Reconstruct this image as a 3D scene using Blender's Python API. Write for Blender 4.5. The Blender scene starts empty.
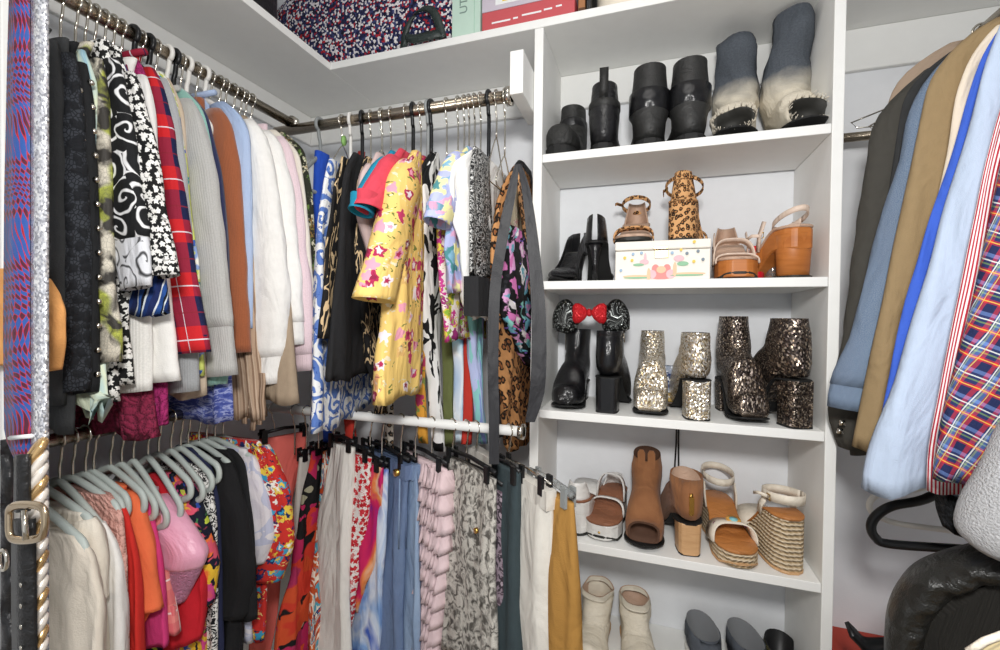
import bpy, bmesh, math, random
from mathutils import Vector, Matrix, noise as mnoise
PI = math.pi
SC = bpy.context.scene
COL = SC.collection
CZ = 1.30                       # the lens is 1.30 m above the floor; heights below are relative to it
# ------------------------------------------------------------------ camera
F, YAW, PITCH, ROLL = 441.956, math.radians(-18.4463), math.radians(-.8291), math.radians(.669)
FW = Vector((math.sin(YAW)*math.cos(PITCH), math.cos(YAW)*math.cos(PITCH), math.sin(PITCH)))
_rt = Vector((math.cos(YAW), -math.sin(YAW), 0)); _up = _rt.cross(FW)
RT = _rt*math.cos(ROLL) + _up*math.sin(ROLL)
UP = -_rt*math.sin(ROLL) + _up*math.cos(ROLL)
cam = bpy.data.cameras.new('camera'); cam.lens = F*36/1000; cam.sensor_width = 36; cam.clip_start = .02
co = bpy.data.objects.new('camera', cam); COL.objects.link(co)
co.matrix_world = Matrix(((RT.x, UP.x, -FW.x, 0), (RT.y, UP.y, -FW.y, 0), (RT.z, UP.z, -FW.z, CZ), (0, 0, 0, 1)))
SC.camera = co

def ray(px, py): return RT*((px-500)/F) - UP*((py-325)/F) + FW
def at(px, py, X=None, Y=None, Z=None):          # where a sight line meets a plane; z relative to the lens
    d = ray(px, py)
    return d*(X/d.x if X is not None else Y/d.y if Y is not None else Z/d.z)
def on_plane(px, py, hook, d):                   # (distance out from the hook along d, height) on the upright plane through hook
    r = ray(px, py); n = (-d[1], d[0])
    t = (hook[0]*n[0]+hook[1]*n[1])/(r.x*n[0]+r.y*n[1])
    p = r*t
    return ((p.x-hook[0])*d[0]+(p.y-hook[1])*d[1], p.z)

# ------------------------------------------------------------------ objects
def tag(o, label=None, cat=None, group=None, kind=None):
    if label: o['label'] = label
    if cat: o['category'] = cat
    if group: o['group'] = group
    if kind: o['kind'] = kind
    return o
def thing(name, label, cat, loc=(0, 0, 0), rz=0, group=None):
    o = bpy.data.objects.new(name, None); COL.objects.link(o)
    o.empty_display_size = .05
    o.location = loc; o.rotation_euler = (0, 0, rz)
    return tag(o, label, cat, group)
def mesh(name, vs, fs, m, parent=None, smooth=True, uv=None):
    me = bpy.data.meshes.new(name)
    me.from_pydata([tuple(v) for v in vs], [], fs)
    ul = me.uv_layers.new(name='UVMap')
    if uv is None:                               # box projection in metres
        for p in me.polygons:
            n = p.normal
            for li in p.loop_indices:
                c = me.vertices[me.loops[li].vertex_index].co
                a = max(range(3), key=lambda i: abs(n[i]))
                ul.data[li].uv = (c.y, c.z) if a == 0 else (c.x, c.z) if a == 1 else (c.x, c.y)
    else:
        for li, c in enumerate(uv): ul.data[li].uv = c
    bm = bmesh.new(); bm.from_mesh(me)
    bmesh.ops.recalc_face_normals(bm, faces=bm.faces); bm.to_mesh(me); bm.free()
    for p in me.polygons: p.use_smooth = smooth
    for mm in (m if isinstance(m, (list, tuple)) else [m]): me.materials.append(mm)
    o = bpy.data.objects.new(name, me); COL.objects.link(o)
    if parent: o.parent = parent
    return o
def bevel(o, w=.002, seg=2):
    b = o.modifiers.new('bevel', 'BEVEL'); b.width = w; b.segments = seg; b.limit_method = 'ANGLE'; b.angle_limit = .6
    return o
class MB:                                        # gathers shapes into one mesh
    def __init__(s): s.v = []; s.f = []; s.uv = []
    def add(s, vs, fs, uv):
        k = len(s.v); s.v += [tuple(v) for v in vs]
        for f in fs: s.f.append([i+k for i in f])
        s.uv += uv
        return s
    def box(s, a, b):
        x0, y0, z0 = a; x1, y1, z1 = b
        vs = [(x0,y0,z0),(x1,y0,z0),(x1,y1,z0),(x0,y1,z0),(x0,y0,z1),(x1,y0,z1),(x1,y1,z1),(x0,y1,z1)]
        fs = [(0,3,2,1),(4,5,6,7),(0,1,5,4),(1,2,6,5),(2,3,7,6),(3,0,4,7)]
        uv = []
        for f, ax in zip(fs, (2, 2, 1, 0, 1, 0)):
            for i in f:
                c = vs[i]; uv.append((c[1], c[2]) if ax == 0 else (c[0], c[2]) if ax == 1 else (c[0], c[1]))
        return s.add(vs, fs, uv)
    def loft(s, rings, closed=True, caps=(True, True)):
        n = len(rings[0]); vs = [v for r in rings for v in r]; fs = []; uv = []
        V3 = [[Vector(v) for v in r] for r in rings]
        big = max(V3, key=lambda r: sum((r[i]-r[i-1]).length for i in range(1, n)))
        us = [0]
        for i in range(1, n+1): us.append(us[-1]+(big[i % n]-big[i-1]).length)
        hs = [0]
        for a, b in zip(V3, V3[1:]): hs.append(hs[-1]+sum((p-q).length for p, q in zip(a, b))/n)
        m = n if closed else n-1
        for j in range(len(rings)-1):
            for i in range(m):
                fs.append((j*n+i, j*n+(i+1) % n, (j+1)*n+(i+1) % n, (j+1)*n+i))
                uv += [(us[i], -hs[j]), (us[i+1], -hs[j]), (us[i+1], -hs[j+1]), (us[i], -hs[j+1])]
        if closed:
            for k, c in ((0, caps[0]), (len(rings)-1, caps[1])):
                if c:
                    fs.append(tuple(k*n+i for i in range(n))); uv += [(us[i], -hs[k]) for i in range(n)]
        return s.add(vs, fs, uv)
    def tube(s, pts, r, n=8, closed=False, flat=1.0):
        P = [Vector(p) for p in pts]; N = len(P); rings = []; ref = None
        for i in range(N):
            t = (P[(i+1) % N]-P[i-1]) if closed else (P[min(i+1, N-1)]-P[max(i-1, 0)])
            t.normalize()
            if ref is None: ref = Vector((0, 0, 1)) if abs(t.z) < .9 else Vector((1, 0, 0))
            ref = (ref-t*ref.dot(t)).normalized(); b = t.cross(ref)
            rr = r[i] if isinstance(r, (list, tuple)) else r
            rings.append([P[i]+ref*(rr*math.cos(2*PI*k/n))+b*(rr*flat*math.sin(2*PI*k/n)) for k in range(n)])
        if closed:
            rings.append(rings[0][:])
            return s.loft(rings, True, (False, False))
        return s.loft(rings)
    def ribbon(s, pts, wid, th=.0025):           # flat band: pts centre line, wid half-width vector per point
        P = [Vector(p) for p in pts]; N = len(P); rings = []
        for i in range(N):
            t = (P[min(i+1, N-1)]-P[max(i-1, 0)]).normalized()
            w = Vector(wid[i] if isinstance(wid[0], (tuple, list, Vector)) else wid)
            n_ = t.cross(w).normalized()*(th/2)
            rings.append([P[i]-w-n_, P[i]+w-n_, P[i]+w+n_, P[i]-w+n_])
        return s.loft(rings)
    def disc(s, c, rx, rz, th, n=18, ny=(0, -1, 0), rot=0):
        c = Vector(c); N_ = Vector(ny).normalized(); a = N_.cross(Vector((0, 0, 1))).normalized(); b = a.cross(N_)
        R = []
        for k in (0, 1):
            R.append([c+N_*(th*k)+a*(rx*math.cos(t)*math.cos(rot)-rz*math.sin(t)*math.sin(rot))+b*(rx*math.cos(t)*math.sin(rot)+rz*math.sin(t)*math.cos(rot)) for t in (2*PI*i/n for i in range(n))])
        return s.loft(R)
    def boxed(s, name, m, parent=None, smooth=True): return mesh(name, s.v, s.f, m, parent, smooth)
    def build(s, name, m, parent=None, smooth=True): return mesh(name, s.v, s.f, m, parent, smooth, s.uv)
def spline(pts, k=6):                            # Catmull-Rom through pts
    P = [Vector(p) for p in pts]; out = []
    for i in range(len(P)-1):
        a, b, c, d = P[max(i-1, 0)], P[i], P[i+1], P[min(i+2, len(P)-1)]
        for j in range(k):
            t = j/k
            out.append(.5*((2*b)+(c-a)*t+(2*a-5*b+4*c-d)*t*t+(3*b-a-3*c+d)*t**3))
    out.append(P[-1]); return out
def lerp(a, b, t): return a+(b-a)*t
def table(tab, x):                               # piecewise-linear look-up, tab sorted by x
    if x <= tab[0][0]: return tab[0][1]
    for (a, p), (b, q) in zip(tab, tab[1:]):
        if x <= b: return lerp(p, q, (x-a)/max(b-a, 1e-9))
    return tab[-1][1]
# ------------------------------------------------------------------ materials
def lin(h):
    h = h.lstrip('#'); c = [int(h[i:i+2], 16)/255 for i in (0, 2, 4)]
    return tuple(x/12.92 if x <= .04045 else ((x+.055)/1.055)**2.4 for x in c)+(1,)
class Mat:
    def __init__(s, name, rough=.85, metal=0, spec=.3, sheen=0):
        s.m = bpy.data.materials.new(name); s.m.use_nodes = True; s.t = s.m.node_tree
        s.b = s.t.nodes['Principled BSDF']
        s.b.inputs['Roughness'].default_value = rough; s.b.inputs['Metallic'].default_value = metal
        s.b.inputs['Specular IOR Level'].default_value = spec
        if sheen: s.b.inputs['Sheen Weight'].default_value = sheen
        s._uv = None
    def n(s, typ, ins=None, **kw):
        x = s.t.nodes.new('ShaderNode'+typ)
        for k, v in kw.items(): setattr(x, k, v)
        for k, v in (ins or {}).items():
            sk = x.inputs[k]
            if hasattr(v, 'is_output') or isinstance(v, bpy.types.NodeSocket): s.t.links.new(v, sk)
            else: sk.default_value = v
        return x
    def uv(s, scale=(1, 1), rot=0, off=(0, 0)):
        if s._uv is None: s._uv = s.n('TexCoord').outputs['UV']
        if scale == (1, 1) and rot == 0 and off == (0, 0): return s._uv
        return s.n('Mapping', {'Vector': s._uv, 'Scale': (scale[0], scale[1], 1), 'Rotation': (0, 0, rot), 'Location': (off[0], off[1], 0)}).outputs[0]
    def math(s, op, a, b=0.0, c=None):
        ins = {0: a, 1: b}
        if c is not None: ins[2] = c
        return s.n('Math', ins, operation=op).outputs[0]
    def noise(s, scale, detail=3, vec=None, rough=.5, dist=0):
        return s.n('TexNoise', {'Vector': vec or s.uv(), 'Scale': scale, 'Detail': detail, 'Roughness': rough, 'Distortion': dist})
    def nf(s, scale, detail=3, vec=None, **k): return s.noise(scale, detail, vec, **k).outputs[0]
    def vor(s, scale, vec=None, feature='F1', rand=1.0, metric='EUCLIDEAN'):
        return s.n('TexVoronoi', {'Vector': vec or s.uv(), 'Scale': scale, 'Randomness': rand}, feature=feature, voronoi_dimensions='2D', distance=metric)
    def warp(s, amt, scale, vec=None):
        vec = vec or s.uv()
        nz = s.noise(scale, 2, vec).outputs['Color']
        d = s.n('VectorMath', {0: nz, 1: (.5, .5, .5)}, operation='SUBTRACT').outputs[0]
        d = s.n('VectorMath', {0: d, 3: amt}, operation='SCALE').outputs[0]
        return s.n('VectorMath', {0: vec, 1: d}, operation='ADD').outputs[0]
    def xy(s, vec=None):
        o = s.n('SeparateXYZ', {0: vec or s.uv()}).outputs
        return o[0], o[1]
    def ramp(s, fac, stops, const=False):
        r = s.n('ValToRGB', {'Fac': fac}); e = r.color_ramp
        e.interpolation = 'CONSTANT' if const else 'LINEAR'
        while len(e.elements) < len(stops): e.elements.new(.5)
        for el, (p, c) in zip(e.elements, stops):
            el.position = p; el.color = lin(c) if isinstance(c, str) else c
        return r.outputs[0]
    def mix(s, f, a, b, blend='MIX'):
        x = s.n('Mix', data_type='RGBA', blend_type=blend)
        for i, v in ((0, f), (6, a), (7, b)):
            if isinstance(v, str): v = lin(v)
            if isinstance(v, bpy.types.NodeSocket): s.t.links.new(v, x.inputs[i])
            else: x.inputs[i].default_value = v
        return x.outputs[2]
    def step(s, f, edge, soft=.04):              # 0 below edge, 1 above
        return s.n('MapRange', {0: f, 1: edge-soft, 2: edge+soft}).outputs[0]
    def fract(s, f): return s.math('FRACT', f)
    def color(s, c):
        if isinstance(c, str): c = lin(c)
        if isinstance(c, bpy.types.NodeSocket): s.t.links.new(c, s.b.inputs['Base Color'])
        else: s.b.inputs['Base Color'].default_value = c
        return s
    def bump(s, h, dist=.002, strength=.6, prev=None):
        ins = {'Height': h, 'Distance': dist, 'Strength': strength}
        if prev is not None: ins['Normal'] = prev
        o = s.n('Bump', ins).outputs[0]
        s.t.links.new(o, s.b.inputs['Normal']); return o
    def weave(s, big=True, fine=500):            # wrinkles and thread
        p = None
        if big: p = s.bump(s.nf(16, 3, s.uv((1, .4)), dist=.6), .022, .6)
        s.bump(s.nf(fine, 2), .0012, .5, p)
        return s
    def done(s): return s.m
def solid(name, c, var=.16, rough=.9, fine=420, sheen=0, big=True):
    s = Mat(name, rough, sheen=sheen); C = lin(c)
    d = tuple(x*(1-var) for x in C[:3])+(1,); l = tuple(min(1, x*(1+var)) for x in C[:3])+(1,)
    s.color(s.mix(s.nf(60, 4), d, l)); s.weave(big, fine); return s.m
def knit(name, c, rib=260, var=.2):
    s = Mat(name, .95, sheen=.3); C = lin(c)
    d = tuple(x*(1-var) for x in C[:3])+(1,); l = tuple(min(1, x*(1+var)) for x in C[:3])+(1,)
    s.color(s.mix(s.nf(350, 3), d, l)); p = s.bump(s.nf(13, 3, s.uv((1, .4)), dist=.5), .02, .55)
    x, y = s.xy(); w = s.math('SINE', s.math('MULTIPLY', x, rib*6.283)); s.bump(w, .0004, .4, p); return s.m
def stripes(name, stops, period, horizontal=False, rot=0, warp=0):
    s = Mat(name); v = s.uv(rot=rot) if rot else s.uv()
    if warp: v = s.warp(warp, 12, v)
    x, y = s.xy(v); f = s.fract(s.math('MULTIPLY', y if horizontal else x, 1/period))
    s.color(s.ramp(f, stops, True)); s.weave(); return s.m
def plaid(name, U, V, pu, pv, thin=None, rot=0):
    s = Mat(name); x, y = s.xy(s.uv(rot=rot) if rot else s.uv())
    fu = s.fract(s.math('MULTIPLY', x, 1/pu)); fv = s.fract(s.math('MULTIPLY', y, 1/pv))
    c = s.mix(.5, s.ramp(fu, U, True), s.ramp(fv, V, True))
    for (ax, pos, wid, colr) in thin or []:
        f = fu if ax == 'u' else fv
        on = s.math('LESS_THAN', s.math('ABSOLUTE', s.math('SUBTRACT', f, pos)), wid)
        c = s.mix(s.math('MULTIPLY', on, .85), c, colr)
    s.color(c); s.weave(); return s.m
def floral(name, bg, pal, scale=18, size=.34, leaf=None, dens=.35, bg2=None, warp=.05, rough=.85):
    s = Mat(name, rough); v = s.warp(warp, scale*1.6)
    base = bg if bg2 is None else s.mix(s.step(s.nf(scale*.5, 3), .5, .06), bg, bg2)
    if leaf:
        w2 = s.vor(scale*1.7, s.warp(.08, scale, s.uv((1, 1.6), .7)))
        k = s.math('MULTIPLY', s.math('LESS_THAN', w2.outputs['Distance'], .30), s.step(s.xy(w2.outputs['Color'])[1], .45, .01))
        base = s.mix(k, base, s.ramp(s.xy(w2.outputs['Color'])[0], [(i/len(leaf), c) for i, c in enumerate(leaf)], True))
    w = s.vor(scale, v); r, g = s.xy(w.outputs['Color'])
    loc = s.n('VectorMath', {0: v, 1: w.outputs['Position']}, operation='SUBTRACT').outputs[0]
    lx, ly = s.xy(loc); ang = s.math('ARCTAN2', ly, lx)
    pet = s.math('MULTIPLY_ADD', s.math('SINE', s.math('MULTIPLY', ang, 5)), .22, 1.0)
    d = s.math('DIVIDE', w.outputs['Distance'], pet)
    on = s.math('MULTIPLY', s.step(s.math('MULTIPLY', d, -1), -size, .03), s.step(g, dens, .01))
    fl = s.ramp(r, [(i/len(pal), c) for i, c in enumerate(pal)], True)
    fl = s.mix(s.step(s.math('MULTIPLY', d, -1), -size*.45, .05), fl, s.ramp(s.fract(s.math('MULTIPLY', r, 7.3)), [(i/len(pal), c) for i, c in enumerate(pal)], True))
    s.color(s.mix(on, base, fl)); s.weave(); return s.m
def scroll(name, bg, fg, scale=14, wid=.45, turns=2.4, warp=.03, extra=None):
    s = Mat(name); v = s.warp(warp, scale)
    w = s.vor(scale, v, rand=.75)
    loc = s.n('VectorMath', {0: v, 1: w.outputs['Position']}, operation='SUBTRACT').outputs[0]
    lx, ly = s.xy(loc); ang = s.math('ARCTAN2', ly, lx)
    r, g = s.xy(w.outputs['Color'])
    sg = s.math('SIGN', s.math('SUBTRACT', r, .5))
    ph = s.math('ADD', s.math('MULTIPLY', ang, sg), s.math('MULTIPLY', s.math('POWER', w.outputs['Distance'], .8), turns*6.283))
    f = s.math('SINE', s.math('ADD', ph, s.math('MULTIPLY', g, 6.283)))
    c = s.mix(s.step(f, wid, .18), bg, fg)
    if extra:
        f2 = s.nf(scale*5, 2); c = s.mix(s.step(f2, .62, .02), c, extra)
    s.color(c); s.weave(); return s.m
def blotch(name, cols, scale=12, detail=4, aniso=(1, 1), rot=0, const=True, dist=0.6, lo=.3, hi=.7, rough=.85):
    s = Mat(name, rough); f = s.nf(scale, detail, s.uv(aniso, rot), dist=dist)
    f = s.n('MapRange', {0: f, 1: lo, 2: hi}).outputs[0]
    s.color(s.ramp(f, [(i/len(cols) if const else i/(len(cols)-1), c) for i, c in enumerate(cols)], const)); s.weave(); return s.m
def leopard(name, bg='#c08a58', mid='#8a5430', spot='#1c120c', scale=42):
    s = Mat(name); v = s.warp(.45/scale, scale*.9)
    w = s.vor(scale, v, rand=.85); d = w.outputs['Distance']
    n = s.nf(scale*2.4, 2); d = s.math('ADD', d, s.math('MULTIPLY', s.math('SUBTRACT', n, .5), .55))
    ring = s.math('MULTIPLY', s.step(d, .16, .03), s.step(s.math('MULTIPLY', d, -1), -.40, .03))
    core = s.step(s.math('MULTIPLY', d, -1), -.16, .03)
    c = s.mix(core, bg, mid); s.color(s.mix(ring, c, spot)); s.weave(); return s.m
def snake(name, bg, dark, accent=None, scale=90, pscale=16):
    s = Mat(name, .6); w = s.vor(scale, s.uv((1, .8)), feature='DISTANCE_TO_EDGE')
    big = s.nf(pscale, 4, s.warp(.03, 30), dist=.8)
    k = s.n('MapRange', {0: big, 1: .44, 2: .60}).outputs[0]
    c = s.mix(k, bg, dark)
    if accent: c = s.mix(s.step(s.nf(pscale*.45, 1), .56, .02), c, s.mix(k, accent, dark))
    c = s.mix(s.math('MULTIPLY', s.step(s.math('MULTIPLY', w.outputs['Distance'], -1), -.06, .04), .35), c, dark)
    s.color(c); s.weave(); return s.m
def glitter(name, cols, scale=520, rough=.25, metal=.9, tilt=.8):
    s = Mat(name, rough, metal, .5); w = s.vor(scale, rand=1)
    r, g = s.xy(w.outputs['Color'])
    s.color(s.ramp(r, [(i/len(cols), c) for i, c in enumerate(cols)], True))
    geo = s.n('NewGeometry').outputs['Normal']
    o = s.n('VectorMath', {0: w.outputs['Color'], 1: (.5, .5, .5)}, operation='SUBTRACT').outputs[0]
    o = s.n('VectorMath', {0: o, 3: tilt}, operation='SCALE').outputs[0]
    o = s.n('VectorMath', {0: geo, 1: o}, operation='ADD').outputs[0]
    s.t.links.new(s.n('VectorMath', {0: o}, operation='NORMALIZE').outputs[0], s.b.inputs['Normal']); return s.m
def denim(name, c, fade=None, warm=None):
    s = Mat(name, .9); x, y = s.xy()
    f = s.nf(8, 4, s.uv((1, .35)), dist=.5)
    C = lin(c); base = s.mix(s.n('MapRange', {0: f, 1: .35, 2: .7}).outputs[0], c, fade or c)
    sp = s.nf(900, 2); base = s.mix(s.math('MULTIPLY', s.step(sp, .56, .1), .35), base, '#dfe4ea')
    s.color(base); s.weave(True, 700); return s.m
def lace(name, c, hole, scale=70):
    s = Mat(name, .9); w = s.vor(scale, s.warp(.02, 60)); w2 = s.vor(scale*3, feature='DISTANCE_TO_EDGE')
    k = s.math('MULTIPLY', s.step(w.outputs['Distance'], .42, .05), s.step(w2.outputs['Distance'], .12, .04))
    s.color(s.mix(k, c, hole)); p = s.bump(s.math('MULTIPLY', w.outputs['Distance'], -1), .004, .9); s.bump(s.nf(300, 2), .001, .5, p); return s.m
def plain(name, c, rough=.5, metal=0, spec=.4, var=.06, bs=60, bd=.0005, aniso=(1, 1)):
    s = Mat(name, rough, metal, spec); C = lin(c)
    s.color(s.mix(s.nf(30, 3, s.uv(aniso)), tuple(x*(1-var) for x in C[:3])+(1,), tuple(min(1, x*(1+var)) for x in C[:3])+(1,)))
    s.bump(s.nf(bs, 3, s.uv(aniso)), bd, .5); return s.m
def leather(name, c, rough=.38, grain=350, crease=True):
    s = Mat(name, rough, 0, .5); C = lin(c)
    s.color(s.mix(s.nf(25, 3), tuple(x*.85 for x in C[:3])+(1,), tuple(min(1, x*1.2) for x in C[:3])+(1,)))
    p = s.bump(s.nf(24, 4, s.uv((1, 2)), dist=.8), .009, .5) if crease else None
    s.bump(s.vor(grain).outputs['Distance'], .0006, .5, p); return s.m
def wood(name, a, b, scale=14):
    s = Mat(name, .45, 0, .4); x, y = s.xy(s.warp(.03, 8))
    f = s.nf(scale, 5, s.uv((1, 9)), dist=1.2); s.color(s.mix(f, a, b)); s.bump(f, .0006, .4); return s.m
def rope(name, a, b):
    s = Mat(name, .9); v = s.warp(.004, 40); x, y = s.xy(v)
    row = s.math('SINE', s.math('MULTIPLY', y, 6.283/.009))
    tw = s.math('SINE', s.math('ADD', s.math('MULTIPLY', x, 6.283/.011), s.math('MULTIPLY', y, 900)))
    h = s.math('ADD', row, s.math('MULTIPLY', tw, .35))
    s.color(s.mix(s.n('MapRange', {0: h, 1: -1.1, 2: .9}).outputs[0], b, a)); s.bump(h, .0022, .9); return s.m

WHITE = plain('white_paint', '#f1f1ee', .55, 0, .3, .03, 40, .0006)
WALLW = plain('wall_paint', '#e9ebee', .7, 0, .2, .04, 90, .0006)
CHROME = plain('chrome', '#d9d4c8', .16, 1, .5, .05)
STEEL = plain('brushed_nickel', '#b0a493', .22, 1, .5, .15, 200, .0003, (1, 30))
BRASS = plain('brass', '#d2a85a', .25, 1)
P_BLACK = plain('black_plastic', '#17181a', .35)
P_WHITE = plain('white_plastic', '#e9e7e1', .4)
P_GREY = plain('sage_grey_plastic', '#b9c2bd', .45)
P_DGREY = plain('grey_plastic', '#8f9393', .4)
P_CLEAR = Mat('clear_plastic', .08, 0, .5).color('#eef2f2'); P_CLEAR.b.inputs['Transmission Weight'].default_value = .85; P_CLEAR = P_CLEAR.m
RUBBER = plain('black_rubber', '#161616', .7)
# ------------------------------------------------------------------ the room
XL, XLO, XR, XRO = -.2434, -.2652, .3366, .3562      # shelving unit: inner left, outer left, inner right, outer right
YF, YB = 1.0293, 1.267                               # shelf fronts, back wall
ZT = .6897                                           # underside of the top shelf
S1, S2, S3, S4, S5 = .3906, .090, -.2168, -.5196, -.826
XW, XWR = -1.1294, 1.02
XSH = -.8523                                         # front edge of the left shelf
def box(name, a, b, m, parent=None, bw=.0015, kind=None):
    o = MB().box((a[0], a[1], a[2]+CZ), (b[0], b[1], b[2]+CZ)).build(name, m, parent, False)
    if bw: bevel(o, bw)
    return tag(o, kind=kind)
CARPET = solid('beige_carpet', '#b9ad9c', .25, 1, 200)
box('floor', (XW-.1, -1.6, -CZ-.1), (XWR+.1, YB+.1, -CZ), CARPET, None, 0, 'structure')
box('ceiling', (XW-.1, -1.6, 1.14), (XWR+.1, YB+.1, 1.24), WALLW, None, 0, 'structure')
box('wall_back', (XW-.1, YB, -CZ), (XWR+.1, YB+.1, 1.14), WALLW, None, 0, 'structure')
box('wall_left', (XW-.1, -1.6, -CZ), (XW, YB, 1.14), WALLW, None, 0, 'structure')
box('wall_right', (XWR, -1.6, -CZ), (XWR+.1, YB, 1.14), WALLW, None, 0, 'structure')
box('trim_1', (XW, YB-.014, .592), (XWR, YB, ZT-.0005), WHITE, None, .003, 'structure')
box('trim_2', (XW, .30, .592), (XW+.014, YB-.015, ZT-.0005), WHITE, None, .003, 'structure')
box('trim_3', (XW, .355, -CZ), (-.83, .373, .60), WHITE, None, .002, 'structure')
box('baseboard_back', (XW, YB-.012, -CZ), (XWR, YB, -CZ+.09), WHITE, None, .003, 'structure')
# top shelves
o = box('top_shelf', (XSH+.0008, YF-.001, ZT), (XWR, YB-.0005, ZT+.0200), WHITE)
tag(o, 'long white top shelf along the back wall under the duffel bag and boxes', 'shelf')
o = box('top_shelf', (XW+.0005, -.25, ZT), (XSH, YB-.0005, ZT+.0200), WHITE)
tag(o, 'white top shelf along the left wall above the long row of hanging tops', 'shelf')
# shelving unit with shoes
su = thing('shelving_unit', 'white open shelving unit holding five rows of shoes', 'shelving unit', ((XLO+XRO)/2, (YF+YB)/2, 0))
def part_box(name, a, b, m, root, bw=.0015):
    l = root.location
    o = MB().box((a[0]-l.x, a[1]-l.y, a[2]+CZ-l.z), (b[0]-l.x, b[1]-l.y, b[2]+CZ-l.z)).build(name, m, root, False)
    return bevel(o, bw)
part_box('side_panel', (XLO, YF, -CZ+.001), (XL, YB-.001, ZT-.0005), WHITE, su)
part_box('side_panel', (XR, YF, -CZ+.001), (XRO, YB-.001, ZT-.0005), WHITE, su)
for s in (S1, S2, S3, S4, S5, S5-.30): part_box('shelf', (XL+.0006, YF+.001, s-.0195), (XR-.0006, YB-.015 if s == S1 else YB-.001, s), WHITE, su)
# rods
XRL, ZRL = -.927, .525       # left upper rod (runs along y)
YRB, ZRB = .96, .503         # back upper rod (runs along x)
XLL, ZLL = -.927, -.209      # left lower rod
YLB, ZLB = .96, -.2545       # back lower rod
XRR, ZRR = .60, .56          # right rod (along y)
def rod(name, label, a, b, r, m, ends=None, group=None):
    A, B = Vector(a), Vector(b); mid = (A+B)/2; root = thing(name, label, 'rod', (mid.x, mid.y, mid.z+CZ), group=group)
    MB().tube([A-mid, B-mid], r, 20).build('tube', m, root)
    for e in ends or []:
        p = A if e == 0 else B; t = (B-A).normalized()*(1 if e == 0 else -1)
        MB().tube([p-mid, p-mid+t*.012], r*1.55, 20).build('end_socket', CHROME, root)
    return root
rod('clothes_rod', 'bright metal clothes rod along the left wall holding the long row of sweaters', (XRL, -.2, ZRL), (XRL, .975, ZRL), .0125, STEEL, [1])
rod('clothes_rod', 'bright metal clothes rod along the back wall beneath the duffel bag shelf', (-.972, YRB, ZRB), (-.2985, YRB, ZRB), .0135, STEEL, [1])
rod('clothes_rod', 'dull metal lower clothes rod holding grey hangers of blouses', (XLL, -.2, ZLL), (XLL, .80, ZLL), .011, STEEL, [1])
rod('clothes_rod', 'white painted lower clothes rod above the hanging trousers', (-1.10, YLB, ZLB), (-.260, YLB, ZLB), .0115, WHITE, [1])
rod('clothes_rod', 'metal clothes rod above the shirts beside the shelving unit', (XRR, -.3, ZRR), (XRR, YB-.001, ZRR), .0125, STEEL, [1])
rod('clothes_rod', 'short glimpse of a metal rod on the wall behind the charcoal jacket', (XRO+.001, 1.20, .418), (XWR-.001, 1.20, .418), .010, STEEL, [0])
# the small white bracket board that carries the back rod
o = box('bracket_board', (-.297, .938, .495), (-.2665, 1.10, .59), WHITE)
tag(o, 'small white upright bracket board at the end of the upper back rod', 'bracket')
# ------------------------------------------------------------------ hanging clothes
RNG = random.Random(7)
def smooth_profile(pl, z):
    return table(pl, -z)
def prof(pts):                                    # [(u, z)...] top to bottom -> look-up table by -z, strictly increasing
    out = []; last = None
    for u, z in pts:
        k = -z
        if last is not None and k <= last+.002: k = last+.002
        out.append((k, u)); last = k
    return out
def blur(vals, n=2):
    for _ in range(n):
        vals = [vals[0]]+[(vals[i-1]+2*vals[i]+vals[i+1])/4 for i in range(1, len(vals)-1)]+[vals[-1]]
    return vals
class Frame:
    def __init__(s, hook, d): s.h = Vector((hook[0], hook[1])); s.d = Vector(d).normalized(); s.w = Vector((-s.d.y, s.d.x))
    def px(s, q): return on_plane(q[0], q[1], s.h, s.d)
    def P(s, u, w, z): return Vector((s.h.x+s.d.x*u+s.w.x*w, s.h.y+s.d.y*u+s.w.y*w, z+CZ))
def cloth_body(fr, uf, ub, zt, zb, tt=.010, tb=.016, fold=.005, seed=0, NR=34, NP=40, hem=.006, lam=.085, edge=.004):
    """a hanging cloth tube: uf/ub front and back edge tables, zt top, zb hem"""
    rg = random.Random(seed); p1, p2, p3 = (rg.uniform(0, 6.28) for _ in range(3))
    zs = [lerp(zt, zb, (j/(NR-1))**1.15) for j in range(NR)]
    F_ = blur([table(uf, -z) for z in zs]); B_ = blur([table(ub, -z) for z in zs])
    rings = []
    for j, z in enumerate(zs):
        k = j/(NR-1); uc = (F_[j]+B_[j])/2; a = max((F_[j]-B_[j])/2, .008)
        e = edge*k*mnoise.noise(Vector((seed*3.7, z*14, 0)))
        t = lerp(tt, tb, min(1, k*2.2)); A = fold*min(1, k*1.8+.1); ring = []
        for i in range(NP):
            th = PI+2*PI*i/NP; c, s_ = math.cos(th), math.sin(th)
            u = uc+(a+e)*math.copysign(abs(c)**.55, c)
            w = t*math.copysign(abs(s_)**.75, s_)
            fo = A*(math.sin(6.283*u/lam+p1+1.6*z)+.6*math.sin(6.283*u/(lam*.43)+p2+3*z))+A*.9*mnoise.noise(Vector((u*9, z*7, seed)))
            w += fo*(1 if abs(c) < .97 else .6)
            hz = hem*k**6*math.sin(6.283*u/(lam*1.3)+p3)
            ring.append((u, w, z+hz))
        rings.append(ring)
    last = rings[-1]; uc = (F_[-1]+B_[-1])/2
    rings.append([(uc+(u-uc)*.96, w*.55, z+.004) for u, w, z in last])
    rings.append([(uc+(u-uc)*.94, w*.45, z+.05) for u, w, z in last])
    return rings
def add_rings(mb, fr, rings, o):
    return mb.loft([[fr.P(*p)-o for p in r] for r in rings])
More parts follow.
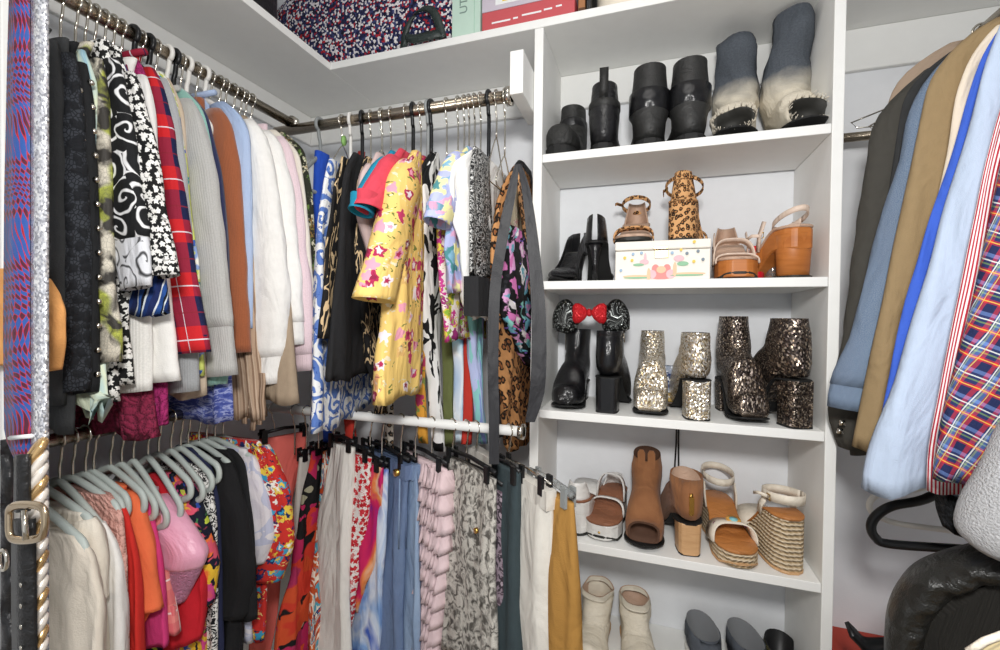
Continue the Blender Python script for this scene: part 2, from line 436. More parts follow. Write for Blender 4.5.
def sleeve_rings(fr, path, r, rw, seed, NR=30, NP=18, cuff=None, wr=.12):
    """path: (u, z) of the outer edge, top to bottom; r half-width in the plane, rw half-thickness"""
    tb = prof(path); zt, zb = -tb[0][0], -tb[-1][0]; rings = []
    zs = [lerp(zt, zb, j/(NR-1)) for j in range(NR)]; U = blur([table(tb, -z) for z in zs], 3)
    for j, z in enumerate(zs):
        k = j/(NR-1); rr = r*(.55+.45*min(1, k*5)); rr2 = rw*(.6+.4*min(1, k*6))
        if cuff and zs[j] < zb+cuff: rr *= .84; rr2 *= .8
        rr *= 1+wr*mnoise.noise(Vector((seed*1.3, z*22, .5)))
        ring = []
        for i in range(NP):
            th = PI+2*PI*i/NP; c, s_ = math.cos(th), math.sin(th)
            q = 1+wr*.9*mnoise.noise(Vector((c*1.3+seed, s_*1.3, z*16)))
            ring.append((U[j]-rr+rr*c*q, rr2*s_*q, z+.004*c))
        rings.append(ring)
    l = rings[-1]; uc = sum(p[0] for p in l)/NP
    rings.append([(uc+(u-uc)*.85, w*.85, z+.001) for u, w, z in l])
    rings.append([(uc+(u-uc)*.8, w*.8, z+.03) for u, w, z in l])
    return rings
# ---- hangers
def hanger(fr, zr, kind, short, half=.19, drop=.05, row='', neck=.085, bar=True, clip=None, rodr=.0135, tilt=0):
    names = {'wire': ('clothes_hanger', 'thin wire hanger with a shiny hook holding the %s', CHROME, .0016),
             'black': ('clothes_hanger', 'black plastic hanger holding the %s', P_BLACK, .0062),
             'white': ('clothes_hanger', 'white plastic hanger holding the %s', P_WHITE, .0058),
             'sage': ('clothes_hanger', 'pale grey plastic hanger holding the %s', P_GREY, .0066),
             'grey': ('clothes_hanger', 'grey plastic hanger holding the %s', P_DGREY, .006),
             'clipb': ('clip_hanger', 'black clip hanger holding the %s', P_BLACK, .005),
             'clipw': ('clip_hanger', 'metal clip hanger holding the %s', CHROME, .0022),
             'clipc': ('clip_hanger', 'clear plastic clip hanger holding the %s', P_CLEAR, .007)}
    nm, lab, m, r = names[kind]
    o = fr.P(0, 0, zr-neck-drop); root = thing(nm, lab % short, 'hanger', o, group='hangers on the '+row)
    R_ = rodr+.0035; hr = .0021 if kind in ('wire', 'clipw', 'clipb', 'clipc', 'sage') else r*.75
    hm = CHROME if kind in ('wire', 'clipw', 'clipb', 'clipc', 'sage') else m
    pts = [(0, -neck), (0, -R_-.030), (.004, -R_-.018)]
    hk = [fr.P(u, 0, zr+z)-o for u, z in pts]
    for k in range(13):
        a = math.radians(-62+k*20); hk.append(fr.P(R_*math.cos(a)*1.0, 0, zr+R_*math.sin(a))-o)
    MB().tube(spline(hk, 3), hr, 8).build('hook', hm, root)
    if clip is None:
        sh = []
        for t in range(-8, 9):
            q = t/8; u = q*half; z = zr-neck-drop*abs(q)**1.25
            sh.append(fr.P(u, 0, z)-o)
        if kind == 'wire':
            MB().tube(sh+[fr.P(half-.01, 0, zr-neck-drop-.012)-o, fr.P(-half+.01, 0, zr-neck-drop-.012)-o], r, 6, True).build('arm', m, root)
        else:                                      # moulded arms curling round into the lower bar
            ends = lambda sg: [fr.P(sg*(half+.008), 0, zr-neck-drop-.012)-o, fr.P(sg*(half+.006), 0, zr-neck-drop-.030)-o, fr.P(sg*(half-.014), 0, zr-neck-drop-.040)-o]
            loop = list(reversed(ends(-1)))+sh+ends(1)
            MB().tube(spline(loop, 3), r, 8, False, .75).build('arm', m, root)
            if bar: MB().tube([loop[-1], loop[0]], r*.85, 8).build('bar', m, root)
        if kind in ('black', 'wire') and RNG.random() < .2:
            c = fr.P(0, 0, zr-neck+.012)-o
            MB().disc(c, .008, .013, .006, 14, (fr.w.x, fr.w.y, 0)).build('size_tag', RNG.choice([TAGR, TAGG]), root)
    else:
        ua, ub_, zc = clip; z0 = zr-neck
        MB().tube([fr.P(ua, 0, z0)-o, fr.P((ua+ub_)/2, 0, z0+.006)-o, fr.P(ub_, 0, z0)-o], r, 8).build('bar', m, root)
        for uu in (lerp(ua, ub_, .1), lerp(ua, ub_, .9)):
            mb = MB()
            for sg in (-1, 1):
                mb.loft([[fr.P(uu+x, sg*(.004+w_), z0+z)-o for x, w_ in ((-.007, .003), (.007, .003), (.007, .009), (-.007, .009))] for z in (.010, -.008, -.026)])
            mb.build('clip', P_BLACK if kind != 'clipc' else P_DGREY, root, False)
    return root
TAGR = plain('red_tag', '#d8442e', .4); TAGG = plain('green_tag', '#8fbf6a', .4)

LAST = {}
ROWS = {'L': 'upper rod of the left wall', 'B': 'upper rod of the back wall', 'l': 'lower rod of the left wall', 'b': 'lower rod of the back wall', 'R': 'rod beside the shelving unit'}
GRP = {'L': 'tops hanging on the upper rod of the left wall', 'B': 'clothes hanging on the upper rod of the back wall', 'l': 'tops hanging on the lower rod of the left wall',
       'b': 'trousers and skirts on the lower rod of the back wall', 'R': 'shirts and jackets on the rod beside the shelving unit'}
def G(row, name, label, cat, m, edge, us=.17, pos=None, ang=0, right=None, back=.17, gap=.0135, tt=.009, tb=.013, fold=.004, sleeve=None, sm=None, cuff=None, cuffm=None,
      body=None, collar=None, short=None, hang='wire', half=.185, drop=.05, extra=None, top=None, hem=.006, lam=.085, clip=False, edge_n=.004, sw=.016, neck=.085, bm=None, hemx=None):
    """row: which rod; edge: outline of the visible edge in the picture (neck, shoulder, ... hem); us: how far the shoulder stands out from the hook"""
    q = edge[1]
    if row in 'Ll':
        X0, zr = (XRL, ZRL) if row == 'L' else (XLL, ZLL)
        y = pos if pos is not None else at(q[0], q[1], X=X0+us).y
        y = max(y, LAST.get(row, .335)+gap); LAST[row] = y; fr = Frame((X0, y), (1, 0))
    elif row in 'Bb':
        Y0, zr = (YRB, ZRB) if row == 'B' else (YLB, ZLB)
        if hemx: pos = at(hemx[0], hemx[1], Y=YLB+.028).x
        if row == 'B' and pos is None: ang = max(0, (430-q[0])*.17)
        x = pos if pos is not None else at(q[0], q[1], Y=Y0-us*math.cos(math.radians(ang))).x-us*math.sin(math.radians(ang))
        if pos is None and row == 'B': x = max(x, LAST.get(row, -2)+gap); LAST[row] = x
        a = math.radians(ang); fr = Frame((x, Y0), (math.sin(a), -math.cos(a)))
    else:
        edge_n = .0012; zr = ZRR; y = pos if pos is not None else at(q[0], q[1], X=XRR-us).y
        fr = Frame((XRR, y), (-1, 0))
    pl = [fr.px(p) for p in edge]
    if row == 'l': pl[0] = (lerp(pl[0][0], pl[1][0], .5), lerp(pl[0][1], pl[1][1], .5))
    if right:
        pr = [fr.px(p) for p in right]
        if sum(p[0] for p in pr)/len(pr) > sum(p[0] for p in pl)/len(pl): pl, pr = pr, pl
        ub = prof(pr)
    zt = pl[0][1] if top is None else top
    zb = pl[-1][1]
    fl = prof(pl)
    if not right: ub = [(k, -min(max(u, .03), back)) for k, u in fl]
    name_root = thing(name, label, cat, fr.P(0, 0, zb), group=GRP[row]); o = name_root.location.copy()
    sd = RNG.randrange(1000)
    if sleeve:
        bl = [fr.px(p) for p in body] if body else [(u-(2*sleeve*.85 if i > 0 else 0), z) for i, (u, z) in enumerate(pl)]
        if body: bl = [pl[0], (pl[1][0]-sleeve*.6, pl[1][1])]+bl
        bf = prof(bl); bb = [(k, -min(max(u, .03), back)) for k, u in bf] if not right else ub
        add_rings(b_ := MB(), fr, cloth_body(fr, bf, bb, zt, bl[-1][1], tt, tb, fold, sd, hem=hem, lam=lam, edge=edge_n), o); b_.build('body', bm or m, name_root)
        sp = [((pl[0][0]*.35+pl[1][0]*.65), pl[0][1]*.35+pl[1][1]*.65)]+pl[1:]
        rs = sleeve_rings(fr, sp, sleeve, sw, sd, cuff=cuff)
        if cuff and cuffm is not False:
            cut = [i for i, r in enumerate(rs) if r[0][2] < zb+cuff]; c0 = cut[0]
            add_rings(b_ := MB(), fr, rs[:c0+1], o); so = b_.build('sleeve', sm or m, name_root)
            add_rings(b_ := MB(), fr, [[(lerp(sum(p[0] for p in r)/len(r), u, .97), w*.97, z) for u, w, z in r] for r in rs[c0-1:]], o); b_.build('cuff', cuffm or sm or m, so)
        else:
            add_rings(b_ := MB(), fr, rs, o); b_.build('sleeve', sm or m, name_root)
    else:
        add_rings(b_ := MB(), fr, cloth_body(fr, fl, ub, zt, zb, tt, tb, fold, sd, hem=hem, lam=lam, edge=edge_n), o); b_.build('body', m, name_root)
    if collar:
        ring = [fr.P(.030*math.cos(2*PI*i/20), .012*math.sin(2*PI*i/20), zt-.001+.008*math.sin(2*PI*i/20))-o for i in range(20)]
        MB().tube(ring, 0.0060, 8, True, .7).build('collar', collar if collar is not True else m, name_root)
    if hang:
        if clip:
            zc = zt; us_ = sorted((table(fl, -zt), table(ub, -zt)))
            hanger(fr, zr, hang, short, row=ROWS[row], clip=(us_[0]+.0, us_[1]-.0, zc), neck=max(.05, zr-zt-.015), rodr=.0115)
        else:
            if row in 'LB':
                zsh = pl[1][1]; neck = max(.05, zr-zt+.012); half = max(.06, pl[1][0]-.035); drop = max(.02, zr-neck-zsh+.004)
            elif row == 'R' and short not in ('charcoal jacket', 'taupe jacket'):
                zsh = pl[1][1]; neck = max(.05, zr-zt+.012); half = max(.06, pl[1][0]-.03); drop = max(.02, zr-neck-zsh+.004)
            elif row == 'l':
                half = max(.08, pl[1][0]-.018); drop = max(.03, zr-neck-pl[1][1]-.010)
            hanger(fr, zr, hang, short, half=half, drop=drop, row=ROWS[row], rodr={'L': .0125, 'B': .0135, 'l': .011, 'b': .0115, 'R': .0125}[row], neck=neck)
    if extra: extra(fr, name_root, o, pl, zt, zb)
    return name_root, fr, pl
def trim_on(name, m, pts, r, flat=1, n=6, off=0):   # a trim that follows the outer edge of a garment
    def f(fr, root, o, pl, zt, zb):
        P = [fr.P(u+.001, off, z)-o for u, z in (fr.px(p) for p in pts)]
        MB().tube(spline(P, 4), r, n, False, flat).build(name, m, root)
    return f
# ------------------------------------------------------------------ fabrics
M = {}
M['charcoal'] = solid('charcoal_knit', '#343536', .15); M['orange'] = solid('apricot_cloth', '#e8a765')
M['blacklace'] = lace('black_lace', '#17191d', '#33363c', 60); M['stud'] = solid('black_cloth', '#1c1d1f')
M['chiffon'] = blotch('pale_blue_green_chiffon', ['#e7ece0', '#b7d7dc', '#dfe6c9', '#8fb9c9', '#e9ece4'], 9, 3, (1, .35), 0, False)
M['snakel'] = snake('lime_snake_print', '#d6cfbe', '#3a3733', '#bcc455', 210, 26)
M['scroll'] = scroll('black_white_scroll', '#191a1c', '#e9e9ea', 21, .70, 2.5)
M['scrollw'] = scroll('white_black_scroll', '#dfe1e6', '#1d1d20', 23, .84, 2.0)
M['bwfloral'] = floral('black_white_floral', '#161617', ['#efeeea', '#e2e1dc', '#f4f2ee'], 105, .44, None, .08, warp=.006)
M['stripeblue'] = stripes('blue_striped_cloth', [(0, '#1d2c5e'), (.28, '#e6edf2'), (.36, '#2c56a0'), (.62, '#111420'), (.74, '#dfe9ee'), (.82, '#1e3a78')], .032, False, .5, .02)
M['whiteknit'] = knit('white_knit', '#ebe9e4', 180); M['maroonlace'] = lace('maroon_lace', '#8c2a48', '#5a1a30', 90)
M['white'] = solid('white_jersey', '#f0eeea', .08); M['magentalace'] = lace('magenta_lace', '#b03272', '#7c1c4c', 90)
M['plaidred'] = plaid('red_navy_plaid', [(0, '#1c2048'), (.55, '#c8242a')], [(0, '#1c2048'), (.55, '#d0242a')], .10, .098,
                      [('v', .75, .012, '#e9e6ee'), ('u', .75, .008, '#e6dfe8'), ('v', .25, .012, '#8c2434')])
M['grey'] = knit('light_grey_knit', '#b7b6b3', 210); M['grey2'] = knit('mid_grey_knit', '#a7a9ab', 210)
M['lime'] = floral('lime_blue_print', '#cfd873', ['#3d63b8', '#efefe4', '#2f8f95', '#8ea7d8'], 22, .5, ['#f1f0e2', '#46a0a4', '#e9ebb4'], .15)
M['beige'] = solid('beige_cloth', '#c9b7a2', .1); M['mint'] = knit('mint_knit', '#8fc0b4', 200); M['navy'] = knit('navy_knit', '#2a2f52')
M['bluelace'] = blotch('blue_lace_cloth', ['#3f4c97', '#5664ad', '#9aa3d2', '#47529c'], 40, 3, (1, 3)); M['rust'] = knit('rust_corduroy', '#9c5a3a', 300)
M['chambray'] = denim('light_blue_chambray', '#9fb6dc', '#b3c6e6'); M['cream'] = solid('cream_cloth', '#e4ddd0', .08)
M['pink'] = knit('pale_pink_knit', '#e3ccd2', 190); M['camo'] = floral('dark_green_dotted', '#2b2c22', ['#5d7a3a', '#8a6a3a', '#cfcab0'], 55, .4, None, .3)
M['tan'] = solid('tan_cloth', '#a8957f', .12); M['fringe'] = stripes('tan_fringe', [(0, '#b49a83'), (.5, '#8d735e'), (.8, '#c4ad97')], .012)
M['gold'] = glitter('gold_beads', ['#c9a45a', '#8a6a32', '#f2dfae', '#5a4628'], 400)
# upper left row: (edge runs neck, shoulder, ..., hem)
W_ = 'on the left wall rod'

G('L', 'blouse', 'apricot blouse hem peeking out beside the rhinestone belt', 'blouse', M['orange'], [(40, 268), (50, 288), (60, 312), (61, 345), (55, 373)], .165, pos=.352, sleeve=.03, short='', hang=None, back=-.02)
G('L', 'jacket', 'charcoal knit jacket with a gold beaded edge, first by the rhinestone belt', 'jacket', M['charcoal'], [(50, 28), (59, 52), (62, 120), (64, 200), (65, 300), (63, 408)], .15, sleeve=.04, short='charcoal knit jacket', hang='white',
  extra=trim_on('beaded_trim', M['gold'], [(52, 55), (57, 120), (56, 180), (52, 250)], .0035, 1, 8, -.014))
G('L', 'lace_top', 'black lace top with a plain dark grey lower half', 'top', M['blacklace'], [(68, 38), (77, 66), (83, 150), (87, 240), (88, 300), (86, 393)], .16, sleeve=.035, body=[(74, 240), (74, 430)], bm=M['charcoal'], short='black lace top', hang='wire')
def studs(fr, root, o, pl, zt, zb):
    mb = MB()
    for i in range(26):
        z = lerp(pl[1][1], zb, (i+.3)/26); u = table(prof(pl), -z)
        for w in ((-.010,) if i % 2 else (.004,)):
            c = fr.P(u+.0005-abs(w)*.25, w, z)-o
            mb.disc(c, .0042, .0042, .003, 8, (fr.d.x*.8-fr.w.x*.6, fr.d.y*.8-fr.w.y*.6, 0))
    mb.build('stud_trim', CHROME, root)
G('L', 'blouse', 'black blouse with a line of small white studs', 'blouse', M['stud'], [(78, 42), (88, 78), (92, 150), (96, 250), (95, 330), (94, 395)], .165, sleeve=.035, short='black studded blouse', hang='black', extra=studs)
G('L', 'chiffon_top', 'pale blue and green chiffon top with a ruffled hem', 'top', M['chiffon'], [(84, 50), (94, 75), (94, 140), (95, 230), (94, 330), (97, 370), (107, 412)], .165, fold=.009, hem=.02, lam=.03, short='pale chiffon ruffled top')
G('L', 'blouse', 'snakeskin print blouse with lime green patches', 'blouse', M['snakel'], [(93, 42), (105, 72), (109, 150), (110, 230), (113, 300), (122, 340), (119, 364)], .165, sleeve=.04, collar=True, short='lime snakeskin blouse')
G('L', 'blouse', 'black blouse with large white scrolls and white flared cuffs', 'blouse', M['scroll'], [(108, 40), (122, 72), (132, 130), (142, 200), (150, 265), (151, 288)], .165, sleeve=.044, cuff=.075, cuffm=M['scrollw'], body=[(108, 300), (116, 400)], bm=M['bwfloral'], short='black and white scroll blouse', gap=.022)
G('L', 'blouse', 'black blouse with dense tiny white flowers', 'blouse', M['bwfloral'], [(119, 46), (141, 90), (155, 150), (166, 220), (178, 277)], .17, sleeve=.04, body=[(128, 330), (134, 388)], short='tiny white flower blouse', gap=.02)
G('L', 'top', 'navy, white and black striped top showing under the flowered sleeve', 'top', M['stripeblue'], [(122, 60), (140, 105), (152, 200), (164, 285), (166, 314)], .155, short='blue striped top')
G('L', 'cardigan', 'white knit cardigan ending just above the maroon lace top', 'cardigan', M['whiteknit'], [(124, 62), (138, 110), (144, 220), (149, 320), (150, 393)], .145, sleeve=.035, short='white knit cardigan')
G('L', 'lace_top', 'maroon lace top hanging lowest of the left wall row', 'top', M['maroonlace'], [(126, 64), (139, 110), (144, 240), (150, 390), (154, 438)], .14, fold=.006, short='maroon lace top')
G('L', 'top', 'plain white top with a wide straight sleeve left of the red plaid shirt', 'top', M['white'], [(136, 58), (151, 88), (156, 150), (164, 250), (172, 320), (179, 383)], .16, sleeve=.038, short='plain white top')
G('L', 'lace_top', 'magenta lace top below the plain white top', 'top', M['magentalace'], [(138, 60), (151, 90), (154, 160), (161, 280), (167, 380), (170, 425)], .155, short='magenta lace top')
G('L', 'shirt', 'red and navy plaid shirt on the left wall rod', 'shirt', M['plaidred'], [(140, 52), (160, 80), (172, 130), (183, 200), (197, 290), (209, 354)], .165, sleeve=.042, collar=True, short='red plaid shirt', hang='black', gap=.02, sw=.02)
G('L', 'sweater', 'light grey sweater directly behind the red plaid shirt', 'sweater', M['grey2'], [(153, 66), (172, 88), (184, 160), (191, 240), (197, 330), (198, 393)], .165, sleeve=.035, short='light grey sweater')
G('L', 'blouse', 'lime, blue and white print blouse', 'blouse', M['lime'], [(162, 72), (177, 100), (188, 170), (195, 250), (200, 330), (202, 373)], .165, short='lime and blue print blouse', hang='black')
G('L', 'top', 'beige top whose hem shows below the grey sweater cuffs', 'top', M['beige'], [(168, 78), (183, 108), (191, 200), (199, 300), (206, 398)], .165, short='beige top')
G('L', 'sweater', 'grey knit sweater with a long ribbed cuff beside the rust cardigan', 'sweater', M['grey'], [(176, 88), (199, 108), (213, 165), (224, 250), (232, 330), (237, 377)], .17, sleeve=.044, cuff=.10, collar=True, short='grey ribbed sweater', hang='white', gap=.022, sw=.022)
G('L', 'cardigan', 'mint green cardigan mostly hidden behind the grey sweater', 'cardigan', M['mint'], [(182, 88), (203, 108), (216, 170), (224, 250), (227, 330), (226, 387)], .165, short='mint green cardigan', hang='black')
G('L', 'cardigan', 'thin navy cardigan between the mint and rust ones', 'cardigan', M['navy'], [(188, 92), (207, 112), (219, 165), (226, 250), (228, 330)], .165, short='navy cardigan')
G('L', 'lace_top', 'blue lace top hanging low between grey and white sweaters', 'top', M['bluelace'], [(190, 95), (206, 120), (218, 200), (226, 300), (233, 423)], .155, fold=.006, short='blue lace top', hang='white')
G('L', 'cardigan', 'rust brown corduroy cardigan', 'cardigan', M['rust'], [(203, 98), (230, 117), (239, 165), (245, 250), (249, 354)], .17, sleeve=.042, short='rust brown cardigan', gap=.02, sw=.02)
G('L', 'shirt', 'light blue chambray shirt above the rust cardigan', 'shirt', M['chambray'], [(204, 94), (237, 109), (248, 128), (251, 200), (252, 330)], .17, sleeve=.04, collar=True, short='light blue chambray shirt', hang='white', gap=.018)
def ragged(fr, root, o, pl, zt, zb):
    for k in range(5):
        u = pl[-1][0]-.012*k; z0 = zb+.10; w = .004*(k % 2)
        pts = [fr.P(u+.002*math.sin(i*1.7+k), w, lerp(z0, zb-.012*(k % 3), i/5))-o for i in range(6)]
        MB().ribbon(pts, tuple(fr.d*.006)+(0,), .004).build('fringe_strip', M['fringe'], root)
G('L', 'fringed_top', 'tan fringed top below the first white sweatshirt', 'top', M['fringe'], [(232, 112), (246, 140), (253, 220), (258, 320), (262, 420)], .155, fold=.007, lam=.03, short='tan fringed top', extra=ragged)
G('L', 'sweatshirt', 'white sweatshirt beside the light blue chambray shirt', 'sweatshirt', M['white'], [(236, 112), (264, 127), (279, 200), (288, 290), (287, 330), (279, 385)], .17, sleeve=.05, cuff=.075, collar=M['grey'], short='white sweatshirt by the chambray shirt', gap=.022, sw=.026)
G('L', 'jacket', 'tan jacket whose square hem shows under the white sweatshirts', 'jacket', M['tan'], [(246, 116), (266, 140), (280, 220), (292, 320), (299, 403)], .155, tb=.02, short='tan jacket')
G('L', 'sweatshirt', 'white sweatshirt next to the pale pink sweater', 'sweatshirt', M['white'], [(252, 118), (280, 140), (292, 190), (302, 290), (304, 346)], .17, sleeve=.05, cuff=.05, short='white sweatshirt by the pink sweater', gap=.022, sw=.024)
G('L', 'sweater', 'pale pink sweater next to the corner of the room', 'sweater', M['pink'], [(267, 124), (292, 146), (304, 220), (312, 300), (313, 372)], .17, sleeve=.044, cuff=.05, short='pale pink sweater', gap=.018)
G('L', 'cardigan', 'cream cardigan just behind the pale pink sweater', 'cardigan', M['cream'], [(276, 130), (299, 152), (310, 230), (316, 300), (317, 342)], .165, short='cream cardigan')
G('L', 'top', 'dark green dotted top at the corner end of the left wall rod', 'top', M['camo'], [(284, 132), (305, 150), (313, 200), (317, 260), (319, 300)], .165, short='dark green dotted top')
# ------------------------------------------------------------------ upper back row
M['cobalt'] = solid('cobalt_cloth', '#2a55c4', .1)
M['paisley'] = scroll('blue_white_paisley', '#f0f1f2', '#5f80c6', 17, .15, 2.3, .05, '#2f55a8')
M['aztec'] = blotch('tan_black_print', ['#1b1a1b', '#1b1a1b', '#d9bd93', '#1e1c1c'], 30, 1, (1.4, .5), 0, True, 1.5, .35, .68)
M['black'] = solid('black_jersey', '#242426', .1); M['blush'] = solid('blush_cloth', '#d9c0bc', .06)
M['teal'] = solid('teal_jersey', '#1f8fb0', .08); M['coral'] = solid('coral_jersey', '#dc4a5c', .08)
M['yellowfl'] = floral('yellow_floral', '#f1cd79', ['#c23c66', '#b02a55', '#f3e6ea', '#8f2444', '#e9a0b4'], 34, .46, ['#75803f', '#f1cd79', '#f1cd79', '#efe2c0'], .6, warp=.02)
M['mustardfl'] = floral('mustard_floral', '#d89a3a', ['#b0355c', '#a32850', '#7c8a44'], 24, .4, ['#6f7a3c', '#d89a3a'], .5)
M['cow'] = blotch('black_white_patches', ['#f2f1ef', '#f2f1ef', '#19191b'], 17, 2, (1.2, .8), .3, True, .7, .36, .62)
M['pinkgreen'] = floral('pink_green_print', '#e7dcd6', ['#c23a8a', '#8cb23c', '#9a2f74', '#d8c64c'], 40, .55, None, .1)
M['olive'] = solid('olive_cloth', '#646b40', .1)
M['lavender'] = floral('lavender_floral', '#aeb4dd', ['#ece5a8', '#7fb0c9', '#4d8a8f', '#d7a6c4'], 20, .5, ['#7fa6c4', '#aeb4dd'], .3)
M['whiteb'] = solid('white_blouse_cloth', '#f3f2ef', .05)
M['aqua'] = blotch('aqua_tie_dye', ['#4aa9d8', '#7cc4e4', '#e8eef2', '#8fb4dc', '#a7d6e6'], 7, 3, (1, .5), 0, False, .9)
M['redsatin'] = solid('red_cloth', '#b8352a', .08); M['peri'] = blotch('periwinkle_print', ['#9aa9dd', '#b9c4ec', '#8fd0cf', '#8896d0'], 12, 3, (2, .4))
M['sequin'] = blotch('black_silver_sequin', ['#141416', '#1d1d20', '#c9c9c6', '#26262a'], 130, 3, (1, 1.5), .5, True, .8, .35, .68, .4)
M['leopard'] = leopard('leopard_print'); M['leopard2'] = leopard('fine_leopard_print', '#c9986a', '#6a4328', '#1f1410', 80)
M['darkfl'] = floral('dark_tropical_floral', '#17171a', ['#d77ab8', '#8fd3c9', '#efe9ea', '#6fb2c4', '#e2a8d6'], 22, .52, ['#7f64c8', '#17171a', '#2a2a30'], .3)
M['creamfl'] = floral('cream_floral', '#d6c9ad', ['#c98a8e', '#7c9a62', '#efe6d2'], 40, .4, None, .5)
M['blacksatin'] = solid('black_satin', '#2b2b2e', .08, .5)
M['lspot'] = leopard('pale_leopard', '#dcd3c4', '#8a6a4a', '#201a18', 55)
G('B', 'dress', 'cobalt blue dress, first on the back rod by the room corner', 'dress', M['cobalt'], [(316, 150), (315, 175), (315, 230), (317, 290), (330, 440)], .155, short='cobalt blue dress', hang='grey', half=.15, hemx=(326, 430))
G('B', 'dress', 'white dress with blue paisley swirls, hem in front of the white rod', 'dress', M['paisley'], [(330, 158), (325, 178), (319, 240), (315, 330), (312, 436)], .16, short='blue paisley dress', hang='white', gap=.02, tb=.018, half=.15)
G('B', 'blouse', 'black blouse with tan tribal figures down its edge', 'blouse', M['aztec'], [(342, 156), (336, 178), (329, 235), (322, 290), (318, 336)], .16, short='black and tan tribal print blouse', gap=.016, tb=.01, hang='black', half=.15)
G('B', 'tunic', 'plain black long tunic between tribal print and blush clothes', 'tunic', M['black'], [(354, 152), (344, 172), (340, 230), (335, 300), (328, 384)], .16, short='plain black tunic', gap=.022, tb=.016)
G('B', 'dress', 'black dress with tan tribal figures hanging behind the blush blouse', 'dress', M['aztec'], [(366, 156), (358, 180), (357, 260), (362, 330), (378, 412)], .14, short='black and tan tribal print dress')
G('B', 'dress', 'red slip dress whose narrow hem hangs behind the white rod', 'dress', M['redsatin'], [(372, 158), (366, 190), (352, 300), (347, 390), (353, 443)], .12, fold=.003, short='red slip dress', back=.1, hemx=(348, 420))
G('B', 'blouse', 'blush pink blouse sleeve below the teal and coral tees', 'blouse', M['blush'], [(377, 152), (362, 172), (357, 205), (361, 225), (371, 262)], .165, sleeve=.035, body=[(385, 262), (388, 330)], short='blush pink blouse', gap=.016)
G('B', 't_shirt', 'teal short-sleeved tee under the coral one', 't-shirt', M['teal'], [(391, 150), (376, 163), (362, 188), (352, 208)], .165, sleeve=.035, sw=.02, body=[(384, 240), (388, 330)], short='teal tee', gap=.016)
G('B', 't_shirt', 'coral red short-sleeved tee on the back rod', 't-shirt', M['coral'], [(400, 148), (383, 160), (369, 184), (359, 205)], .165, sleeve=.04, sw=.024, collar=True, body=[(392, 240), (394, 330)], short='coral red tee', gap=.018, hang='black')
G('B', 'dress', 'pale dress in spotted animal print behind the white lower rod', 'dress', M['lspot'], [(405, 160), (398, 190), (390, 300), (384, 390), (392, 448)], .12, back=.1, short='pale spotted dress', hemx=(386, 430))
G('B', 'blouse', 'pale yellow blouse with pink flowers and a wide bell sleeve', 'blouse', M['yellowfl'], [(414, 150), (397, 166), (384, 210), (373, 250), (359, 299)], .165, sleeve=.055, sw=.032, body=[(388, 310), (381, 350), (376, 404)], short='pale yellow floral blouse', back=-.055, gap=.03, tb=.02, hang='grey', half=.2)
G('B', 'dress', 'mustard dress with pink flowers beside the pale yellow blouse', 'dress', M['mustardfl'], [(424, 158), (413, 182), (412, 250), (415, 320), (424, 390), (430, 441)], .15, short='mustard floral dress', back=-.004, gap=.02, hemx=(424, 420))
G('B', 'dress', 'white dress with large black patches', 'dress', M['cow'], [(433, 152), (420, 176), (416, 240), (420, 310), (434, 390), (441, 446)], .155, short='white dress with black patches', gap=.02, hang='black', tb=.017, hemx=(434, 420))
G('B', 'blouse', 'narrow strip of pink and green print blouse', 'blouse', M['pinkgreen'], [(448, 156), (440, 178), (440, 230), (443, 300), (446, 340)], .15, short='pink and green print blouse', gap=.016)
G('B', 'dress', 'plain olive green dress, hem behind the white lower rod', 'dress', M['olive'], [(452, 160), (442, 186), (442, 290), (449, 390), (452, 447)], .145, short='olive green dress', gap=.02, hemx=(449, 420))
G('B', 'dress', 'aqua and white tie-dye dress beside the olive green one', 'dress', M['aqua'], [(462, 166), (453, 190), (452, 290), (459, 390), (464, 441)], .135, short='aqua tie-dye dress', gap=.016, hemx=(460, 420))
G('B', 'blouse', 'lavender blouse with yellow flowers and a short flared sleeve', 'blouse', M['lavender'], [(467, 146), (450, 156), (438, 184), (427, 219)], .165, sleeve=.04, sw=.022, body=[(446, 236), (444, 250), (452, 290)], short='lavender floral blouse', gap=.014, hang='sage', half=.18)
G('B', 'dress', 'rust red dress hem showing under the lavender blouse', 'dress', M['redsatin'], [(474, 170), (463, 196), (464, 290), (469, 390), (466, 446)], .135, short='rust red dress', gap=.012, hemx=(466, 420))
G('B', 'blouse', 'periwinkle blouse with aqua streaks next to the white blouse', 'blouse', M['peri'], [(479, 170), (462, 196), (464, 290), (478, 390), (486, 440)], .14, short='periwinkle blouse', gap=.012, hemx=(476, 420))
G('B', 'blouse', 'crisp white blouse on a black plastic hanger', 'blouse', M['whiteb'], [(475, 148), (456, 160), (450, 186), (458, 240), (470, 318)], .17, right=[(520, 148), (528, 170), (530, 240), (528, 318)], short='crisp white blouse', gap=.02, hang='black', half=.16, fold=.006, tb=.018)
def sq_tail(fr, root, o, pl, zt, zb):
    c = [fr.px(q) for q in ((471, 276), (471, 316))]; e = [fr.px(q) for q in ((490, 276), (490, 316))]
    MB().loft([[fr.P(u, w, z)-o for u, w in ((c[i][0], -.016), (c[i][0], .016), (e[i][0], .016), (e[i][0], -.016))] for i, z in ((0, c[0][1]), (1, c[1][1]))]).build('plain_end', M['black'], root, False)
G('B', 'scarf', 'black and silver sequinned scarf hanging beside the white blouse', 'scarf', M['sequin'], [(474, 146), (471, 165), (470, 215), (470, 275)], .13, right=[(487, 146), (489, 165), (491, 215), (493, 300)], short='black sequinned scarf', hang=None, gap=.020, tt=.006, tb=.007, fold=.002, extra=sq_tail)
